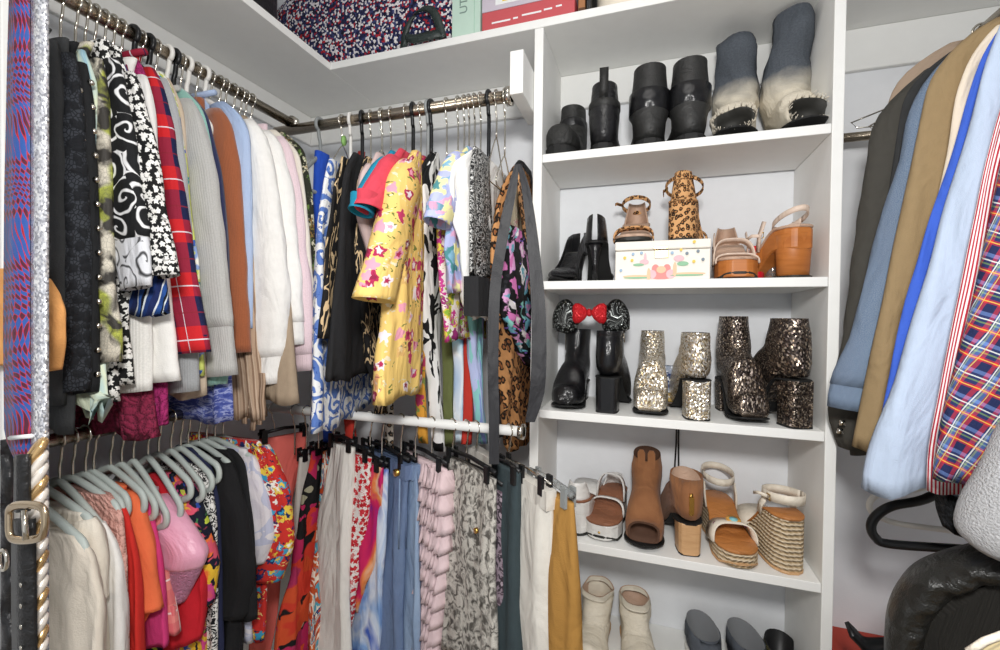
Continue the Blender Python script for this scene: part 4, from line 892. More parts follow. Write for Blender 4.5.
def sandal(name, label, loc, rz, L=.235, hh=.07, pl=.03, w=1.0, toe='flat', bed_m=None, side_m=None, sole_m=None, wedge=True, straps=(), cat='sandal', group=None, st=.008, heel=None, scale=1):
    root = thing(name, label, cat, loc, rz, group); la = Last(L, hh, pl, w, toe)
    if scale != 1: root.scale = (scale,)*3
    if wedge:
        MB().loft(la.slab(.002, L-.001, lambda y: la.zs(y)-.001, lambda y: .005 if y < .62*L or wedge == 'full' else .005+.012*sstep(.85, 1, y/L))).boxed('wedge', side_m, root, False)
    else:
        MB().loft(la.slab(.002, L-.001, lambda y: la.zs(y)-.001, lambda y: max(.004, la.zs(y)-pl*1.05) if y < .95*L else .005)).boxed('platform', side_m, root, False)
        hw_, hl = heel; rr = []
        for k in (0, .35, 1):
            z = lerp(la.zs(.02)-.012, 0, k); f = lerp(1, .86, k)
            rr.append([(math.cos(t)*hw_*f, hl*.5+.001+math.sin(t)*hl*.5*f, z) for t in (2*PI*i/24 for i in range(24))])
        MB().loft(rr).build('heel', side_m, root)
    MB().loft(la.slab(0, L, lambda y: la.zs(y)+.005, lambda y: la.zs(y)-.001, grow=.001)).build('footbed', bed_m, root)
    if sole_m: MB().loft(la.slab(0, L, lambda y: .0055+(.010*sstep(.85, 1, y/L)), lambda y: 0+(.010*sstep(.85, 1, y/L)), grow=.001)).build('sole', sole_m, root, False)
    for s in straps:
        kind, m = s[0], s[1]
        if kind == 'toe':                          # band over the toes: y, height, half-breadth along the foot
            y, h_, bw = s[2:5]; nm = s[5] if len(s) > 5 else 'toe_strap'; P = []
            for i in range(15):
                t = PI*i/14; P.append((-(la.hw(y)+.003)*math.copysign(abs(math.cos(t))**.6, math.cos(t)), y-.012*math.sin(t), la.zs(y)-.006+h_*math.sin(t)**.7))
            MB().ribbon(P, (0, bw, .25*bw), .003).build(nm, m, root)
            if len(s) > 6: s[6](root, la, y, h_)
        elif kind == 'ankle':                      # loop round the ankle: height, tilt, band half-height, radii
            z, tilt, bh, ra, rb = s[2:7]; P = []
            for i in range(29):
                t = 2*PI*i/28; yy = rb*math.sin(t); P.append((ra*math.cos(t), .046+yy, z+tilt*yy))
            MB().ribbon(P, (0, -.1*bh, bh), .0025).build('ankle_strap', m, root)
        elif kind == 'back':                       # heel counter rising from the bed: height, wrap
            h_ = s[2]; rings = []
            for j in range(7):
                k = j/6; z = la.zs(.01)+.002+h_*k; n = 13; row = []
                for i in range(n):
                    t = PI*(.0+1.0*i/(n-1))*lerp(1, .72, k)+PI*.5*(1-lerp(1, .72, k)); row.append((math.cos(t)*(.031-.009*k)*w, .040-math.sin(t)*(.040-.004*k), z))
                rings.append(row+[(x*.9, y+.003, z) for x, y, z in reversed(row)])
            MB().loft(rings).build('heel_counter', m, root)
        elif kind == 'side':                       # strap from the ankle down to the bed on both sides
            y, z, bh = s[2:5]
            for sg in (-1, 1):
                MB().ribbon([(sg*(la.hw(y)+.002), y, la.zs(y)-.004), (sg*(la.hw(y)+.004), y-.008, lerp(la.zs(y), z, .5)), (sg*.034, y-.02, z)], (0, bh, bh*.3), .0025).build('side_strap', m, root)
        elif kind == 'studs':
            y0 = s[2]; 
            for i in range(5):
                x = (i-2)*.014; yy = L-.004-abs(i-2)**2*.0035
                MB().disc((x, yy, la.zs(yy)-.018), .0028, .0028, .004, 10, (0, 1, 0)).build('stud', m, root)
        elif kind == 'buckle':
            x, y, z = s[2:5]
            MB().tube([(x, y-.006, z-.006), (x, y+.006, z-.006), (x, y+.006, z+.006), (x, y-.006, z+.006)], .0013, 6, True).build('buckle', m, root)
            MB().ribbon([(x, y+.004, z), (x+.012*math.copysign(1, x), y+.018, z+.002), (x+.014*math.copysign(1, x), y+.034, z-.004)], (0, 0, .0035), .002).build('strap_end', s[5] if len(s) > 5 else m, root)
    return root
def pump(name, label, m, loc, rz, L=.225, hh=.085, in_m=None, group=None):
    root = thing(name, label, 'pump', loc, rz, group); la = Last(L, hh, .006, .95, 'point'); rings = []
    for j in range(26):
        k = j/25; y = lerp(.0, L, .5-.5*math.cos(PI*k)); w_ = la.hw(y); zb = la.zs(y); q = y/L
        rim = table([(0, .062), (.1, .056), (.3, .036), (.5, .026), (.62, .030), (.68, .036), (1, .012)], q); op = q < .64; n = 17; row = []
        for i in range(n):
            if op:
                t = lerp(-1, 1, i/(n-1)); x = w_*math.copysign(min(1, abs(t)*1.9)**.8, t); z = zb+rim*max(0, abs(t)*1.9-.9)/1.0
                x *= 1-.18*max(0, abs(t)*1.9-.9)
            else:
                t = 2*PI*i/(n-1)+PI*.5; x = -w_*math.cos(t); z = zb+rim*(.5+.5*math.sin(t))
                t = lerp(-PI, PI, i/(n-1)); x = w_*math.sin(t)*1.0; z = zb+rim*.5*(1-math.cos(t)); x = -w_*math.sin(t+PI) if False else w_*math.sin(t); z = zb+rim*(.5-.5*math.cos(t))
                z = zb+rim*(.5+.5*math.cos(PI-abs(t)))
            row.append((x, y, z))
        rings.append(row)
    o = MB().loft(rings, False).build('upper', m, root); sm = o.modifiers.new('thick', 'SOLIDIFY'); sm.thickness = .0022
    MB().loft([[(x*.9, y, la.zs(y)+.002) for x in (-la.hw(y), -la.hw(y)*.5, 0, la.hw(y)*.5, la.hw(y))]+[(x*.9, y, la.zs(y)+.0005) for x in (la.hw(y), 0, -la.hw(y))] for y in [lerp(.004, .6*L, i/14) for i in range(15)]]).build('insole', in_m or P_BLACK, root)
    MB().loft(la.slab(0, L, lambda y: la.zs(y)+.0005, lambda y: max(0, la.zs(y)-.004))).build('sole', RUBBER, root, False)
    MB().loft([[(math.cos(t)*r*.9, .022+cy+math.sin(t)*r, z) for t in (2*PI*i/16 for i in range(16))] for z, r, cy in ((hh+.004, .020, 0), (hh-.015, .013, -.003), (hh*.5, .0075, -.004), (0, .0062, -.004))]).build('stiletto_heel', m, root)
    return root
BLK = leather('black_leather', '#1b1b1d', .32); BLKM = leather('matte_black_leather', '#232322', .55); BLKG = leather('glossy_black_leather', '#141416', .16, 500, False)
GLIT = glitter('champagne_glitter', ['#f4ead8', '#d9c8a8', '#ffffff', '#8a7a60', '#efe6da', '#b9a17a', '#fbf4e6'], 430, .3, .75, .9)
GUNM = glitter('gunmetal_sequins', ['#5e544f', '#74685f', '#3e3734', '#d8c8b6', '#544a46', '#93816f', '#352f2d', '#665b55', '#4a423e'], 380, .30, .85, .7)
SUEDE = Mat('brown_suede', .95, 0, .1, .1); SUEDE = SUEDE.color(SUEDE.mix(SUEDE.nf(26, 4), '#7b5037', '#a6754f')).weave(True, 260).m
STACK = wood('stacked_heel_wood', '#b88a5c', '#d8b084', 20); PLAT = wood('platform_wood', '#9c5522', '#cf8443', 8)
ROPE = rope('jute_rope', '#e4d2b6', '#b0956e'); TANB = leather('tan_footbed', '#b9783f', .5); CREAML = leather('cream_leather', '#e6dccb', .5); NUDE = leather('beige_strap_leather', '#d8c3b2', .5)
SILV = leather('silver_leather', '#dcdad6', .35); BRB = leather('brown_footbed', '#8a5a40', .6); LEO = leopard('leopard_suede', '#d3a06c', '#a06a3c', '#20140c', 95)
NUDEB = leather('nude_insole', '#bfa08a', .6); DKSOLE = plain('dark_sole', '#2b2a26', .6)
Mx = Mat('dip_dyed_denim', .95); _o = Mx.n('TexCoord').outputs['Object']; _z = Mx.n('SeparateXYZ', {0: _o}).outputs[2]
_f = Mx.math('ADD', _z, Mx.math('MULTIPLY', Mx.math('SUBTRACT', Mx.nf(20, 4), .5), .05)); _f = Mx.n('MapRange', {0: _f, 1: .115, 2: .175}).outputs[0]
_d = Mx.mix(Mx.nf(300, 3), '#3a3f48', '#636970'); _l = Mx.mix(Mx.nf(220, 3), '#cfc5b0', '#e9e1d0'); Mx.color(Mx.mix(_f, _l, _d)); Mx.weave(True, 500); DIP = Mx.m
FRAY = solid('frayed_thread', '#e2d9c8', .1)
def spot(px, py, Z, dy=0): p = at(px, py, Z=Z); return (p.x, p.y+dy, Z+CZ+.0006)
R_ = math.radians
GS = 'pairs of shoes on the shelving unit'
def on(x, y, Z): return (x, y, Z+CZ+.0006)
# shelf of black boots and denim boots
boot('ankle_boot', 'black lug-soled boot at the post end of the top row, toe forward', BLKM, on(-.196, 1.262, S1), R_(176), H=.175, L=.215, pl=.022, st=.022, w=1.0, shaft=(.032, .042), toeh=.056, bands=[('ring', (.13, .012), BLK)], group=GS)
boot('ankle_boot', 'black boot with a stiff pull tab standing beside the lug-soled one', BLK, on(-.104, 1.045, S1), R_(3), H=.165, L=.215, pl=.018, st=.018, shaft=(.030, .040), bands=[('tab', .028, BLKM), ('ring', (.115, .010), BLKM)], group=GS)
for X, lab in ((-.002, 'broad black boot with a glossy middle band, nearer the pull-tab boot'), (.084, 'broad black boot with a glossy middle band, nearer the denim boots')):
    boot('ankle_boot', lab, BLKM, on(X, 1.043, S1), R_(2), H=.188, L=.215, pl=.016, st=.016, w=1.10, shaft=(.036, .042), ankle=.040, bands=[('ring', (.108, .026), BLKG)], group=GS)
boot('denim_boot', 'shorter slouchy dip-dyed denim boot with a frayed peep toe', DIP, on(.202, 1.245, S1), R_(170), H=.265, L=.205, hh=.03, pl=.016, w=1.08, shaft=(.040, .042), slouch=.05, peep=4, wr=.010, seed=3, lean=.02, ankle=.045, bands=[('fray', 0, FRAY)], group=GS, in_m=DKSOLE)
boot('denim_boot', 'taller dip-dyed denim boot beside the side panel of the unit', DIP, on(.288, 1.235, S1), R_(186), H=.290, L=.20, hh=.03, pl=.016, w=1.1, shaft=(.036, .044), slouch=.03, peep=4, wr=.008, seed=8, lean=.035, ankle=.046, bands=[('fray', 0, FRAY)], group=GS, in_m=DKSOLE)
# shelf with the jewellery box
pump('pump', 'black pointed pump with its toe forward and insole showing', BLK, on(-.178, 1.256, S2), R_(170), in_m=plain('grey_insole', '#6a665f', .5), group=GS)
pump('pump', 'black pointed pump turned heel forward next to the jewellery box', BLKG, on(-.120, 1.050, S2), R_(0), hh=.088, group=GS)
BXZ = S2+.088
sandal('leopard_sandal', 'leopard sandal with toe forward on the jewellery box', (-.030, 1.232, BXZ+CZ+.0008), R_(178), L=.175, hh=.05, pl=.014, bed_m=NUDEB, side_m=DKSOLE, wedge=False, heel=(.024, .045), straps=[('toe', LEO, .135, .034, .010), ('ankle', LEO, .115, .25, .005, .034, .040), ('back', NUDEB, .06), ('buckle', BRASS, .034, .05, .115, LEO)], group=GS)
sandal('leopard_sandal', 'leopard sandal with a tall covered heel forward on the jewellery box', (.066, 1.06, BXZ+CZ+.0008), R_(-12), L=.175, hh=.075, pl=.014, w=.92, bed_m=LEO, side_m=LEO, sole_m=DKSOLE, wedge='full', straps=[('toe', LEO, .13, .034, .012), ('back', LEO, .065), ('ankle', LEO, .128, -.3, .004, .040, .044), ('buckle', BRASS, -.038, .05, .13, LEO)], group=GS)
sandal('platform_sandal', 'wood platform sandal with beige straps, toe forward', on(.184, 1.262, S2), R_(180), L=.215, hh=.05, pl=.042, w=.98, bed_m=NUDEB, side_m=PLAT, sole_m=DKSOLE, wedge=False, heel=(.03, .06), straps=[('toe', NUDE, .178, .022, .006), ('toe', NUDE, .135, .058, .012, 'instep_strap'), ('back', NUDEB, .05), ('side', NUDE, .10, .12, .005)], group=GS)
sandal('platform_sandal', 'wood platform sandal turned to show its thick brown block heel', on(.300, 1.047, S2), R_(20), L=.215, hh=.062, pl=.042, w=1.0, bed_m=NUDEB, side_m=PLAT, sole_m=DKSOLE, wedge=False, heel=(.034, .066), straps=[('toe', NUDE, .17, .04, .012), ('ankle', NUDE, .128, -.35, .006, .026, .042), ('side', NUDE, .10, .13, .006), ('buckle', BRASS, -.036, .085, .10, NUDE)], group=GS)
# shelf of heeled boots
p = spot(567, 405, S3); boot('heeled_boot', 'plain black heeled boot with its toe forward', BLKG, (p[0]+.016, 1.250, p[2]), R_(177), H=.190, L=.215, hh=.045, pl=.008, w=.95, toe='round', shaft=(.033, .042), heel=(.026, .05), bands=[('zip_side', 0, STEEL)], group=GS, ankle=.032)
p = spot(607, 410, S3); boot('heeled_boot', 'plain black heeled boot with its block heel forward', BLKG, (p[0], 1.045, p[2]), R_(-4), H=.190, L=.215, hh=.075, pl=.008, w=.95, shaft=(.031, .038), heel=(.0265, .046), heel_taper=.95, bands=[('zip_side', 0, STEEL)], group=GS, ankle=.033)
p = spot(649, 411, S3); boot('glitter_boot', 'champagne glitter boot with its toe forward', GLIT, (p[0]+.008, 1.250, p[2]), R_(178), H=.190, L=.205, hh=.06, pl=.007, w=.96, toe='square', shaft=(.028, .036), heel=(.026, .048), bands=[('ring', (.128, .0035), GLIT)], group=GS, ankle=.031)
p = spot(694, 415, S3); boot('glitter_boot', 'champagne glitter boot turned to show its glittery block heel', GLIT, (p[0]+.004, 1.040, p[2]), R_(6), H=.190, L=.205, hh=.080, pl=.007, w=.96, toe='square', shaft=(.029, .036), heel=(.027, .048), heel_taper=.97, group=GS, ankle=.031)
p = spot(740, 415, S3); boot('sequin_boot', 'tall gunmetal sequin boot with a square toe forward', GUNM, (p[0]-.022, 1.225, p[2]), R_(190), H=.228, L=.185, hh=.07, pl=.010, w=.95, toe='square', shaft=(.029, .040), heel=(.028, .05), group=GS, ankle=.036, toeh=.05)
p = spot(797, 424, S3); boot('sequin_boot', 'tall gunmetal sequin boot turned to show its square block heel', GUNM, (p[0]-.002, 1.038, p[2]), R_(20), H=.224, L=.205, hh=.088, pl=.010, w=.96, toe='square', shaft=(.030, .040), heel=(.0265, .046), heel_taper=.98, bands=[('zip_side', 0, P_BLACK)], group=GS, ankle=.036)
# shelf of sandals and brown boots
sandal('wedge_sandal', 'silver wedge sandal standing at the post, half hidden by mustard trousers', on(-.158, 1.06, S4), R_(-4), L=.205, hh=.05, pl=.03, bed_m=BRB, side_m=SILV, sole_m=DKSOLE, wedge='full', straps=[('back', SILV, .042), ('toe', SILV, .15, .05, .03)], group=GS)
sandal('wedge_sandal', 'silver studded wedge sandal with its toe forward and brown insole', on(-.072, 1.245, S4), R_(172), L=.200, hh=.030, pl=.040, w=1.0, bed_m=BRB, side_m=SILV, sole_m=DKSOLE, wedge='full', straps=[('toe', SILV, .120, .036, .012), ('toe', SILV, .075, .062, .012, 'instep_strap'), ('back', SILV, .032), ('studs', BRASS, 0)], group=GS)
boot('suede_boot', 'brown suede peep-toe boot with its open toe forward', SUEDE, on(.006, 1.255, S4), R_(178), H=.178, L=.222, hh=.04, pl=.010, w=1.04, shaft=(.034, .042), heel=(.028, .05), bands=[('notch', 0, SUEDE)], peep=3, in_m=plain('dark_suede_lining', '#54392a', .8), heel_m=STACK, group=GS, top_cut=-.012, wr=.003)
boot('suede_boot', 'brown suede boot turned to show its zipper and stacked heel', SUEDE, on(.098, 1.050, S4), R_(8), H=.150, L=.215, hh=.062, pl=.010, w=.98, shaft=(.032, .042), heel=(.0255, .048), heel_taper=.93, in_m=NUDEB, heel_m=STACK, bands=[('zip_back', .09, BRASS)], top_cut=.02, group=GS, wr=.003)
def crochet(root, la, y, h_):
    for (x, dy, r, c) in ((-.006, .0, .016, EMB1), (-.006, .001, .009, EMB2), (.030, .004, .007, EMB3), (-.034, -.004, .006, EMB3)):
        z = la.zs(y)-.006+h_*max(0, 1-(x/(la.hw(y)+.003))**2)**.5+.0045+(.001 if c is EMB2 else 0)
        MB().disc((x, y-.009+dy, z), r, r*.9, .0016, 12, (x*6, .2, 1)).build('embroidery', c, root)
EMB1 = solid('yellow_embroidery', '#efb45c', .05); EMB2 = solid('aqua_embroidery', '#8fd0d8', .05); EMB3 = solid('berry_embroidery', '#8f3a6e', .05)
sandal('espadrille_sandal', 'espadrille sandal with an embroidered cream strap, toe forward', on(.164, 1.250, S4), R_(188), L=.225, hh=.045, pl=.034, w=1.0, bed_m=TANB, side_m=ROPE, sole_m=STACK, wedge='full', straps=[('toe', CREAML, .155, .040, .029, 'toe_strap', crochet), ('ankle', CREAML, .142, -.15, .008, .035, .046), ('side', CREAML, .075, .125, .008)], group=GS)
sandal('espadrille_sandal', 'espadrille sandal turned to show its tall jute wedge', on(.293, 1.045, S4), R_(14), L=.225, hh=.078, pl=.034, w=1.0, bed_m=TANB, side_m=ROPE, sole_m=STACK, wedge='full', straps=[('toe', CREAML, .155, .040, .029), ('ankle', CREAML, .148, -.1, .010, .036, .048), ('side', CREAML, .075, .135, .008), ('buckle', BRASS, -.038, .03, .148, CREAML)], group=GS)
# ------------------------------------------------------------------ jewellery box
PAPER = plain('cream_painted_box', '#efe9de', .6); MOTC = [plain('motif_'+n, c, .6) for n, c in (('coral', '#e58f8a'), ('pink', '#ebbcc2'), ('green', '#8fbf9a'), ('peach', '#efc3a0'), ('yellow', '#e6c65a'), ('blue', '#9fbad2'), ('slate', '#7c8a96'))]
bx0, bx1, by0, by1 = -.072, .126, 1.043, 1.225
jb = thing('jewellery_box', 'cream jewellery box painted with flowers and dots, brass latch', 'box', ((bx0+bx1)/2, (by0+by1)/2, S2+CZ+.0006))
hw_, hd_ = (bx1-bx0)/2, (by1-by0)/2
bevel(MB().box((-hw_, -hd_, 0), (hw_, hd_, .0655)).build('box_body', PAPER, jb, False), .002)
bevel(MB().box((-hw_-.0012, -hd_-.0012, .0668), (hw_+.0012, hd_+.0012, .087)).build('lid', PAPER, jb, False), .003)
bevel(MB().box((-.014, -hd_-.004, .048), (.014, -hd_-.0005, .064)).build('latch_plate', BRASS, jb, False), .001)
bevel(MB().box((-.017, -hd_-.0045, .0675), (.013, -hd_-.001, .073)).build('latch', BRASS, jb, False), .001)
mm = MB(); mats = []
mot = [(0, .010, .026, .010, 0), (-.012, .024, .008, .010, 0), (.012, .024, .008, .010, 0), (0, .022, .010, .008, 3), (-.020, .012, .010, .010, 1), (.020, .012, .010, .010, 1), (-.036, .040, .010, .006, 1), (-.034, .050, .003, .010, 1),
       (.036, .046, .011, .007, 1), (.044, .034, .012, .005, 2), (-.048, .034, .012, .003, 2), (-.052, .008, .030, .003, 3), (.056, .012, .034, .003, 3), (.052, .009, .034, .002, 2), (-.05, .005, .03, .002, 2), (.028, .022, .004, .016, 3), (-.026, .012, .004, .014, 3),
       (-.078, .050, .0034, .0034, 4), (-.062, .044, .0034, .0034, 4), (-.060, .058, .0034, .0034, 5), (-.042, .060, .0034, .0034, 5), (-.086, .022, .0034, .0034, 5), (.052, .056, .0034, .0034, 6), (.074, .060, .0034, .0034, 6), (.066, .038, .0034, .0034, 4), (.084, .042, .0034, .0034, 6), (.04, .064, .003, .003, 4), (.022, .058, .0034, .0034, 5), (.066, .080, .0034, .0034, 4)]
cnt = []
for i, (x, z, rx, rz_, k) in enumerate(mot):
    f0 = len(mm.f); y_ = -hd_-.0006-.00015*i-(.0013 if z > .067 else 0)
    mm.disc((x, y_, z), rx, rz_, .0003, 14); cnt += [k]*(len(mm.f)-f0)
mo = mm.build('painted_flowers', MOTC, jb, False)
for p_, k in zip(mo.data.polygons, cnt): p_.material_index = k
# small jar beside the wood sandals
REDG = plain('red_translucent_plastic', '#d2202c', .15, 0, .6)
jr = thing('jar', 'small clear jar with a red lid behind the wood platform sandals', 'jar', (.250, 1.15, S2+CZ+.0006))
for dx in (-.014, .018):
    MB().loft([[(dx+math.cos(t)*r, math.sin(t)*r, z) for t in (2*PI*i/20 for i in range(20))] for z, r in ((0, .013), (.004, .015), (.05, .015), (.056, .011))]).build('glass', P_CLEAR if dx > 0 else REDG, jr)
    MB().loft([[(dx+math.cos(t)*r, math.sin(t)*r, z) for t in (2*PI*i/20 for i in range(20))] for z, r in ((.053, .0145), (.078, .0155), (.082, .013))]).build('lid', REDG, jr)
# headband resting on the two black boots
RBOW = Mat('red_sequin_bow', .35, .2); RBOW.color(RBOW.mix(RBOW.nf(160, 3), '#a80f16', '#ef3038')); RBOW.bump(RBOW.vor(260).outputs['Distance'], .002, .9); RBOW = RBOW.m
BSEQ = glitter('black_sequins', ['#141515', '#1d1f1e', '#0d0d0e', '#8a8f8c', '#181a19', '#222423', '#101111'], 420, .3, .5, .7)
zb_ = S3+.196
HB0 = hb = thing('headband', 'black sequinned headband with padded ears and a red bow on the plain black boots', 'headband', (-.136, 1.12, zb_+CZ+.004))
MB().tube([(.075*math.cos(t), 0, -.012+.040*math.sin(t)) for t in (PI*i/20 for i in range(21))], .0045, 8, False, 1.6).build('band', P_BLACK, hb)
for sg in (-1, 1):
    out = [(-.030, -.018), (-.030, .008), (-.020, .030), (-.004, .042), (.012, .038), (.026, .020), (.032, -.004), (.026, -.022), (0, -.030)]
    P3 = spline([Vector((sg*(.058)+sg*x*-1, 0, .014+z)) for x, z in out+out[:1]], 4)[:-1]
    c3 = sum(P3, Vector())/len(P3)
    MB().loft([[Vector((c3.x+(v.x-c3.x)*f, y, c3.z+(v.z-c3.z)*f)) for v in P3] for y, f in ((-.009, .55), (-.007, .86), (0, 1.0), (.007, .86), (.009, .55))]).build('padded_ear', BSEQ, hb)
    lobe = [(.004, .004, .006), (.010, .012, .009), (.022, .020, .011), (.032, .021, .010), (.038, .015, .006)]
    MB().loft([[(sg*x, -.014+b_*math.cos(t), .028+a_*math.sin(t)*(1+.08*math.sin(3*t))) for t in (2*PI*i/20 for i in range(20))] for x, a_, b_ in lobe]).build('bow', RBOW, hb)
MB().disc((0, -.024, .028), .006, .008, .016, 14, (0, 1, 0)).build('bow_knot', RBOW, hb)
hb.scale = (1.08, 1.1, 1.22)
# little printed tin between the glitter boots
def text(body, size, m, parent, loc, rot=(PI/2, 0, 0), name='lettering', depth=.0003, sx=1):
    cu = bpy.data.curves.new('t', 'FONT'); cu.body = body; cu.size = size; cu.extrude = depth; cu.align_x = 'CENTER'; cu.align_y = 'CENTER'
    ob = bpy.data.objects.new('t', cu); COL.objects.link(ob); dg = bpy.context.evaluated_depsgraph_get()
    me = bpy.data.meshes.new_from_object(ob.evaluated_get(dg)); bpy.data.objects.remove(ob)
    o = bpy.data.objects.new(name, me); COL.objects.link(o); o.parent = parent; o.location = loc; o.rotation_euler = rot; o.scale = (sx, 1, 1)
    me.materials.clear(); me.materials.append(m); return o
INK = plain('white_ink', '#eef0f0', .5); GINK = plain('grey_ink', '#7d948c', .6)
tn = thing('printed_tin', 'little tin printed with a city picture between the glitter boots', 'tin', (.056, 1.20, S3+CZ+.0006))
TNM = blotch('printed_picture', ['#1f2c4c', '#d9dde4', '#9aa3b4', '#2c3a66', '#5b6474'], 40, 2, (1, 1.4), .4)
bevel(MB().box((-.026, -.012, .034), (.026, .012, .102)).build('picture_panel', TNM, tn, False), .002)
bevel(MB().box((-.026, -.012, .012), (.026, .012, .0335)).build('ochre_band', plain('ochre_print', '#b3954e', .5), tn, False), .002)
bevel(MB().box((-.027, -.013, 0), (.027, .013, .0115)).build('base', plain('brown_base', '#5a4a3c', .5), tn, False), .002)
text('ARI', .017, INK, tn, (.002, -.0127, .068)); text('NT', .014, INK, tn, (.004, -.0127, .023))
# black cord hanging down the back of the shelves
cd = thing('cord', 'thin black cord looping down in front of the wall above the brown suede boots', 'cord', (.078, 1.255, S3+CZ-.02))
MB().tube(spline([(.000, 0, -.001), (-.001, 0, -.09), (-.004, 0, -.18), (-.001, 0, -.235), (.006, 0, -.18), (.005, 0, -.09), (.004, 0, -.001)], 6), .0022, 6).build('loop', P_BLACK, cd)
# bottom shelf shoes
CRB = leather('cream_boot_leather', '#ddd4c2', .6); SNK = solid('grey_sneaker_cloth', '#565b63', .15); WSOLE = plain('white_sneaker_sole', '#dcdad4', .6); OLG = glitter('olive_glitter', ['#3a3a28', '#4d4c34', '#2c2c20', '#8a8560', '#44442e'], 420, .4, .4, .7)
boot('ankle_boot', 'slouchy cream boot with an open buckle flap on the bottom shelf', CRB, on(-.030, 1.235, S5), R_(190), H=.118, L=.225, hh=.0, pl=.014, an=.085, w=1.05, shaft=(.036, .044), slouch=.05, wr=.008, seed=5, group=GS, bands=[('ring', (.108, .008), CRB)], in_m=NUDEB, sole_m=STACK)
boot('ankle_boot', 'slouchy cream boot leaning behind the mustard trousers', CRB, on(-.110, 1.235, S5), R_(176), H=.118, L=.215, hh=.0, pl=.014, an=.085, w=1.05, shaft=(.038, .046), slouch=.04, wr=.008, seed=9, group=GS, lean=-.01, in_m=NUDEB, sole_m=STACK)
for X, rz, lab in ((.125, 196, 'grey sneaker with a pale sole rim, nearer the cream boots'), (.215, 200, 'grey sneaker with a pale sole rim, nearer the olive glitter shoe')):
    r_ = boot('sneaker', lab, SNK, on(X, 1.225, S5), R_(rz), H=.083, L=.235, pl=.018, st=.018, an=.056, w=1.06, shaft=(.034, .050), top_cut=-.012, group=GS, cat='sneaker', sole_m=WSOLE, in_m=plain('sneaker_lining', '#7d7f82', .8), toeh=.044)
    for k in range(4):
        y = .125+.016*k; MB().tube(spline([(-.022, y, .060-.004*k), (0, y+.004, .069-.004*k), (.022, y, .060-.004*k)], 5), .0028, 6).build('lace', WSOLE, r_)
boot('glitter_shoe', 'olive glitter low shoe at the end of the bottom shelf', OLG, on(.303, 1.225, S5), R_(186), H=.078, L=.215, pl=.012, an=.056, shaft=(.034, .046), top_cut=-.010, group=GS, cat='shoe')
# ------------------------------------------------------------------ top shelf
TW = Mat('tweed', .95); w_ = TW.vor(185, rand=.8); TW.color(TW.ramp(TW.xy(w_.outputs['Color'])[0], [(0, '#22264a'), (.30, '#3d4470'), (.46, '#e9e4e8'), (.66, '#b32c38'), (.80, '#1c1d30'), (.92, '#f4eff0')], True)); TW.bump(TW.math('MULTIPLY', w_.outputs['Distance'], -1), .004, .9); TW = TW.m
ZS = ZT+.0206
df = thing('duffel_bag', 'duffel bag in red, white and navy tweed in the corner of the top shelf', 'bag', (-.775, 1.15, ZS+CZ))
rr = []
for j in range(15):
    k = j/14; x = lerp(-.30, .283, k); e = 1-.12*abs(2*k-1)**6
    rr.append([(x, .108*e*math.copysign(abs(math.cos(t))**.45, math.cos(t))+.003*mnoise.noise(Vector((x*12, t*2, 0))), .135*e*(1+math.copysign(abs(math.sin(t))**.4, math.sin(t)))*(.985)+.002) for t in (2*PI*i/32 for i in range(32))])
MB().loft(rr).boxed('bag_body', TW, df)
HND = leather('dark_green_strap', '#28322f', .4)
MB().ribbon(spline([(.150, -.112, .004), (.165, -.118, .055), (.205, -.124, .085), (.245, -.124, .070), (.268, -.118, .004)], 5), (.010, 0, .004), .006).build('handle', HND, df)
MB().ribbon(spline([(.160, -.116, .03), (.19, -.126, .012), (.24, -.126, .012), (.27, -.114, .02)], 5), (0, .002, .011), .006).build('handle', HND, df)
MB().tube([(-.28, -.06, .262), (0, -.06, .272), (.26, -.06, .262)], .004, 8).build('zipper', BRASS, df)
bb = thing('handbag', 'black leather bag with a gold ring beside the tweed duffel', 'bag', (-.975, .775, ZS+CZ))
MB().loft([[(math.copysign(abs(math.cos(t))**.5, math.cos(t))*.10*f, math.copysign(abs(math.sin(t))**.5, math.sin(t))*.125*f, z) for t in (2*PI*i/28 for i in range(28))] for z, f in ((0, .92), (.02, 1), (.12, 1), (.2, .9))]).build('bag_body', BLK, bb)
MB().tube([(.104+.001*math.cos(t), -.06+.016*math.cos(t), .030+.016*math.sin(t)) for t in (2*PI*i/20 for i in range(20))], .003, 8, True).build('ring', BRASS, bb)
def sbox(name, label, cat, x0, x1, y0, y1, h, m, part='carton'):
    r = thing(name, label, cat, ((x0+x1)/2, (y0+y1)/2, ZS+CZ)); a, b = (x1-x0)/2, (y1-y0)/2
    bevel(MB().box((-a, -b, 0), (a, b, h)).build(part, m, r, False), .0015); return r, a, b
MINT = plain('mint_card', '#c3dccd', .7); REDC = plain('red_card', '#c8575c', .6); PALE = plain('pale_grey_card', '#c9c0cc', .6)
r, a, b = sbox('storage_box', 'mint green box with grey upright lettering on the top shelf', 'box', -.487, -.409, 1.042, 1.255, .27, MINT)
text('UTTE', .030, GINK, r, (.0-.006, -b-.0004, .098), (PI/2, -PI/2, 0))
MB().box((.022, -b-.0006, .001), (.0235, -b, .269)).build('fold_line', plain('mint_edge', '#a9cbb8', .7), r, False)
r, a, b = sbox('storage_box', 'red and pale grey printed box on the top shelf above the bracket board', 'box', -.402, -.172, 1.036, 1.25, .048, REDC, 'red_band')
MB().box((-a, -b, .0485), (a, b, .125)).build('picture_panel', PALE, r, False)
MB().box((-a+.035, -b-.0006, .060), (a-.06, -b, .12)).build('white_panel', INK, r, False)
for x, c in ((-.05, '#e9c94a'), (-.02, '#d98ab0'), (.012, '#e9c94a'), (.032, '#d9473c')):
    MB().box((x-.012, -b-.0012, .066), (x+.006, -b-.0006, .10)).build('swatch', plain('swatch', c, .6), r, False)
pm = MB()
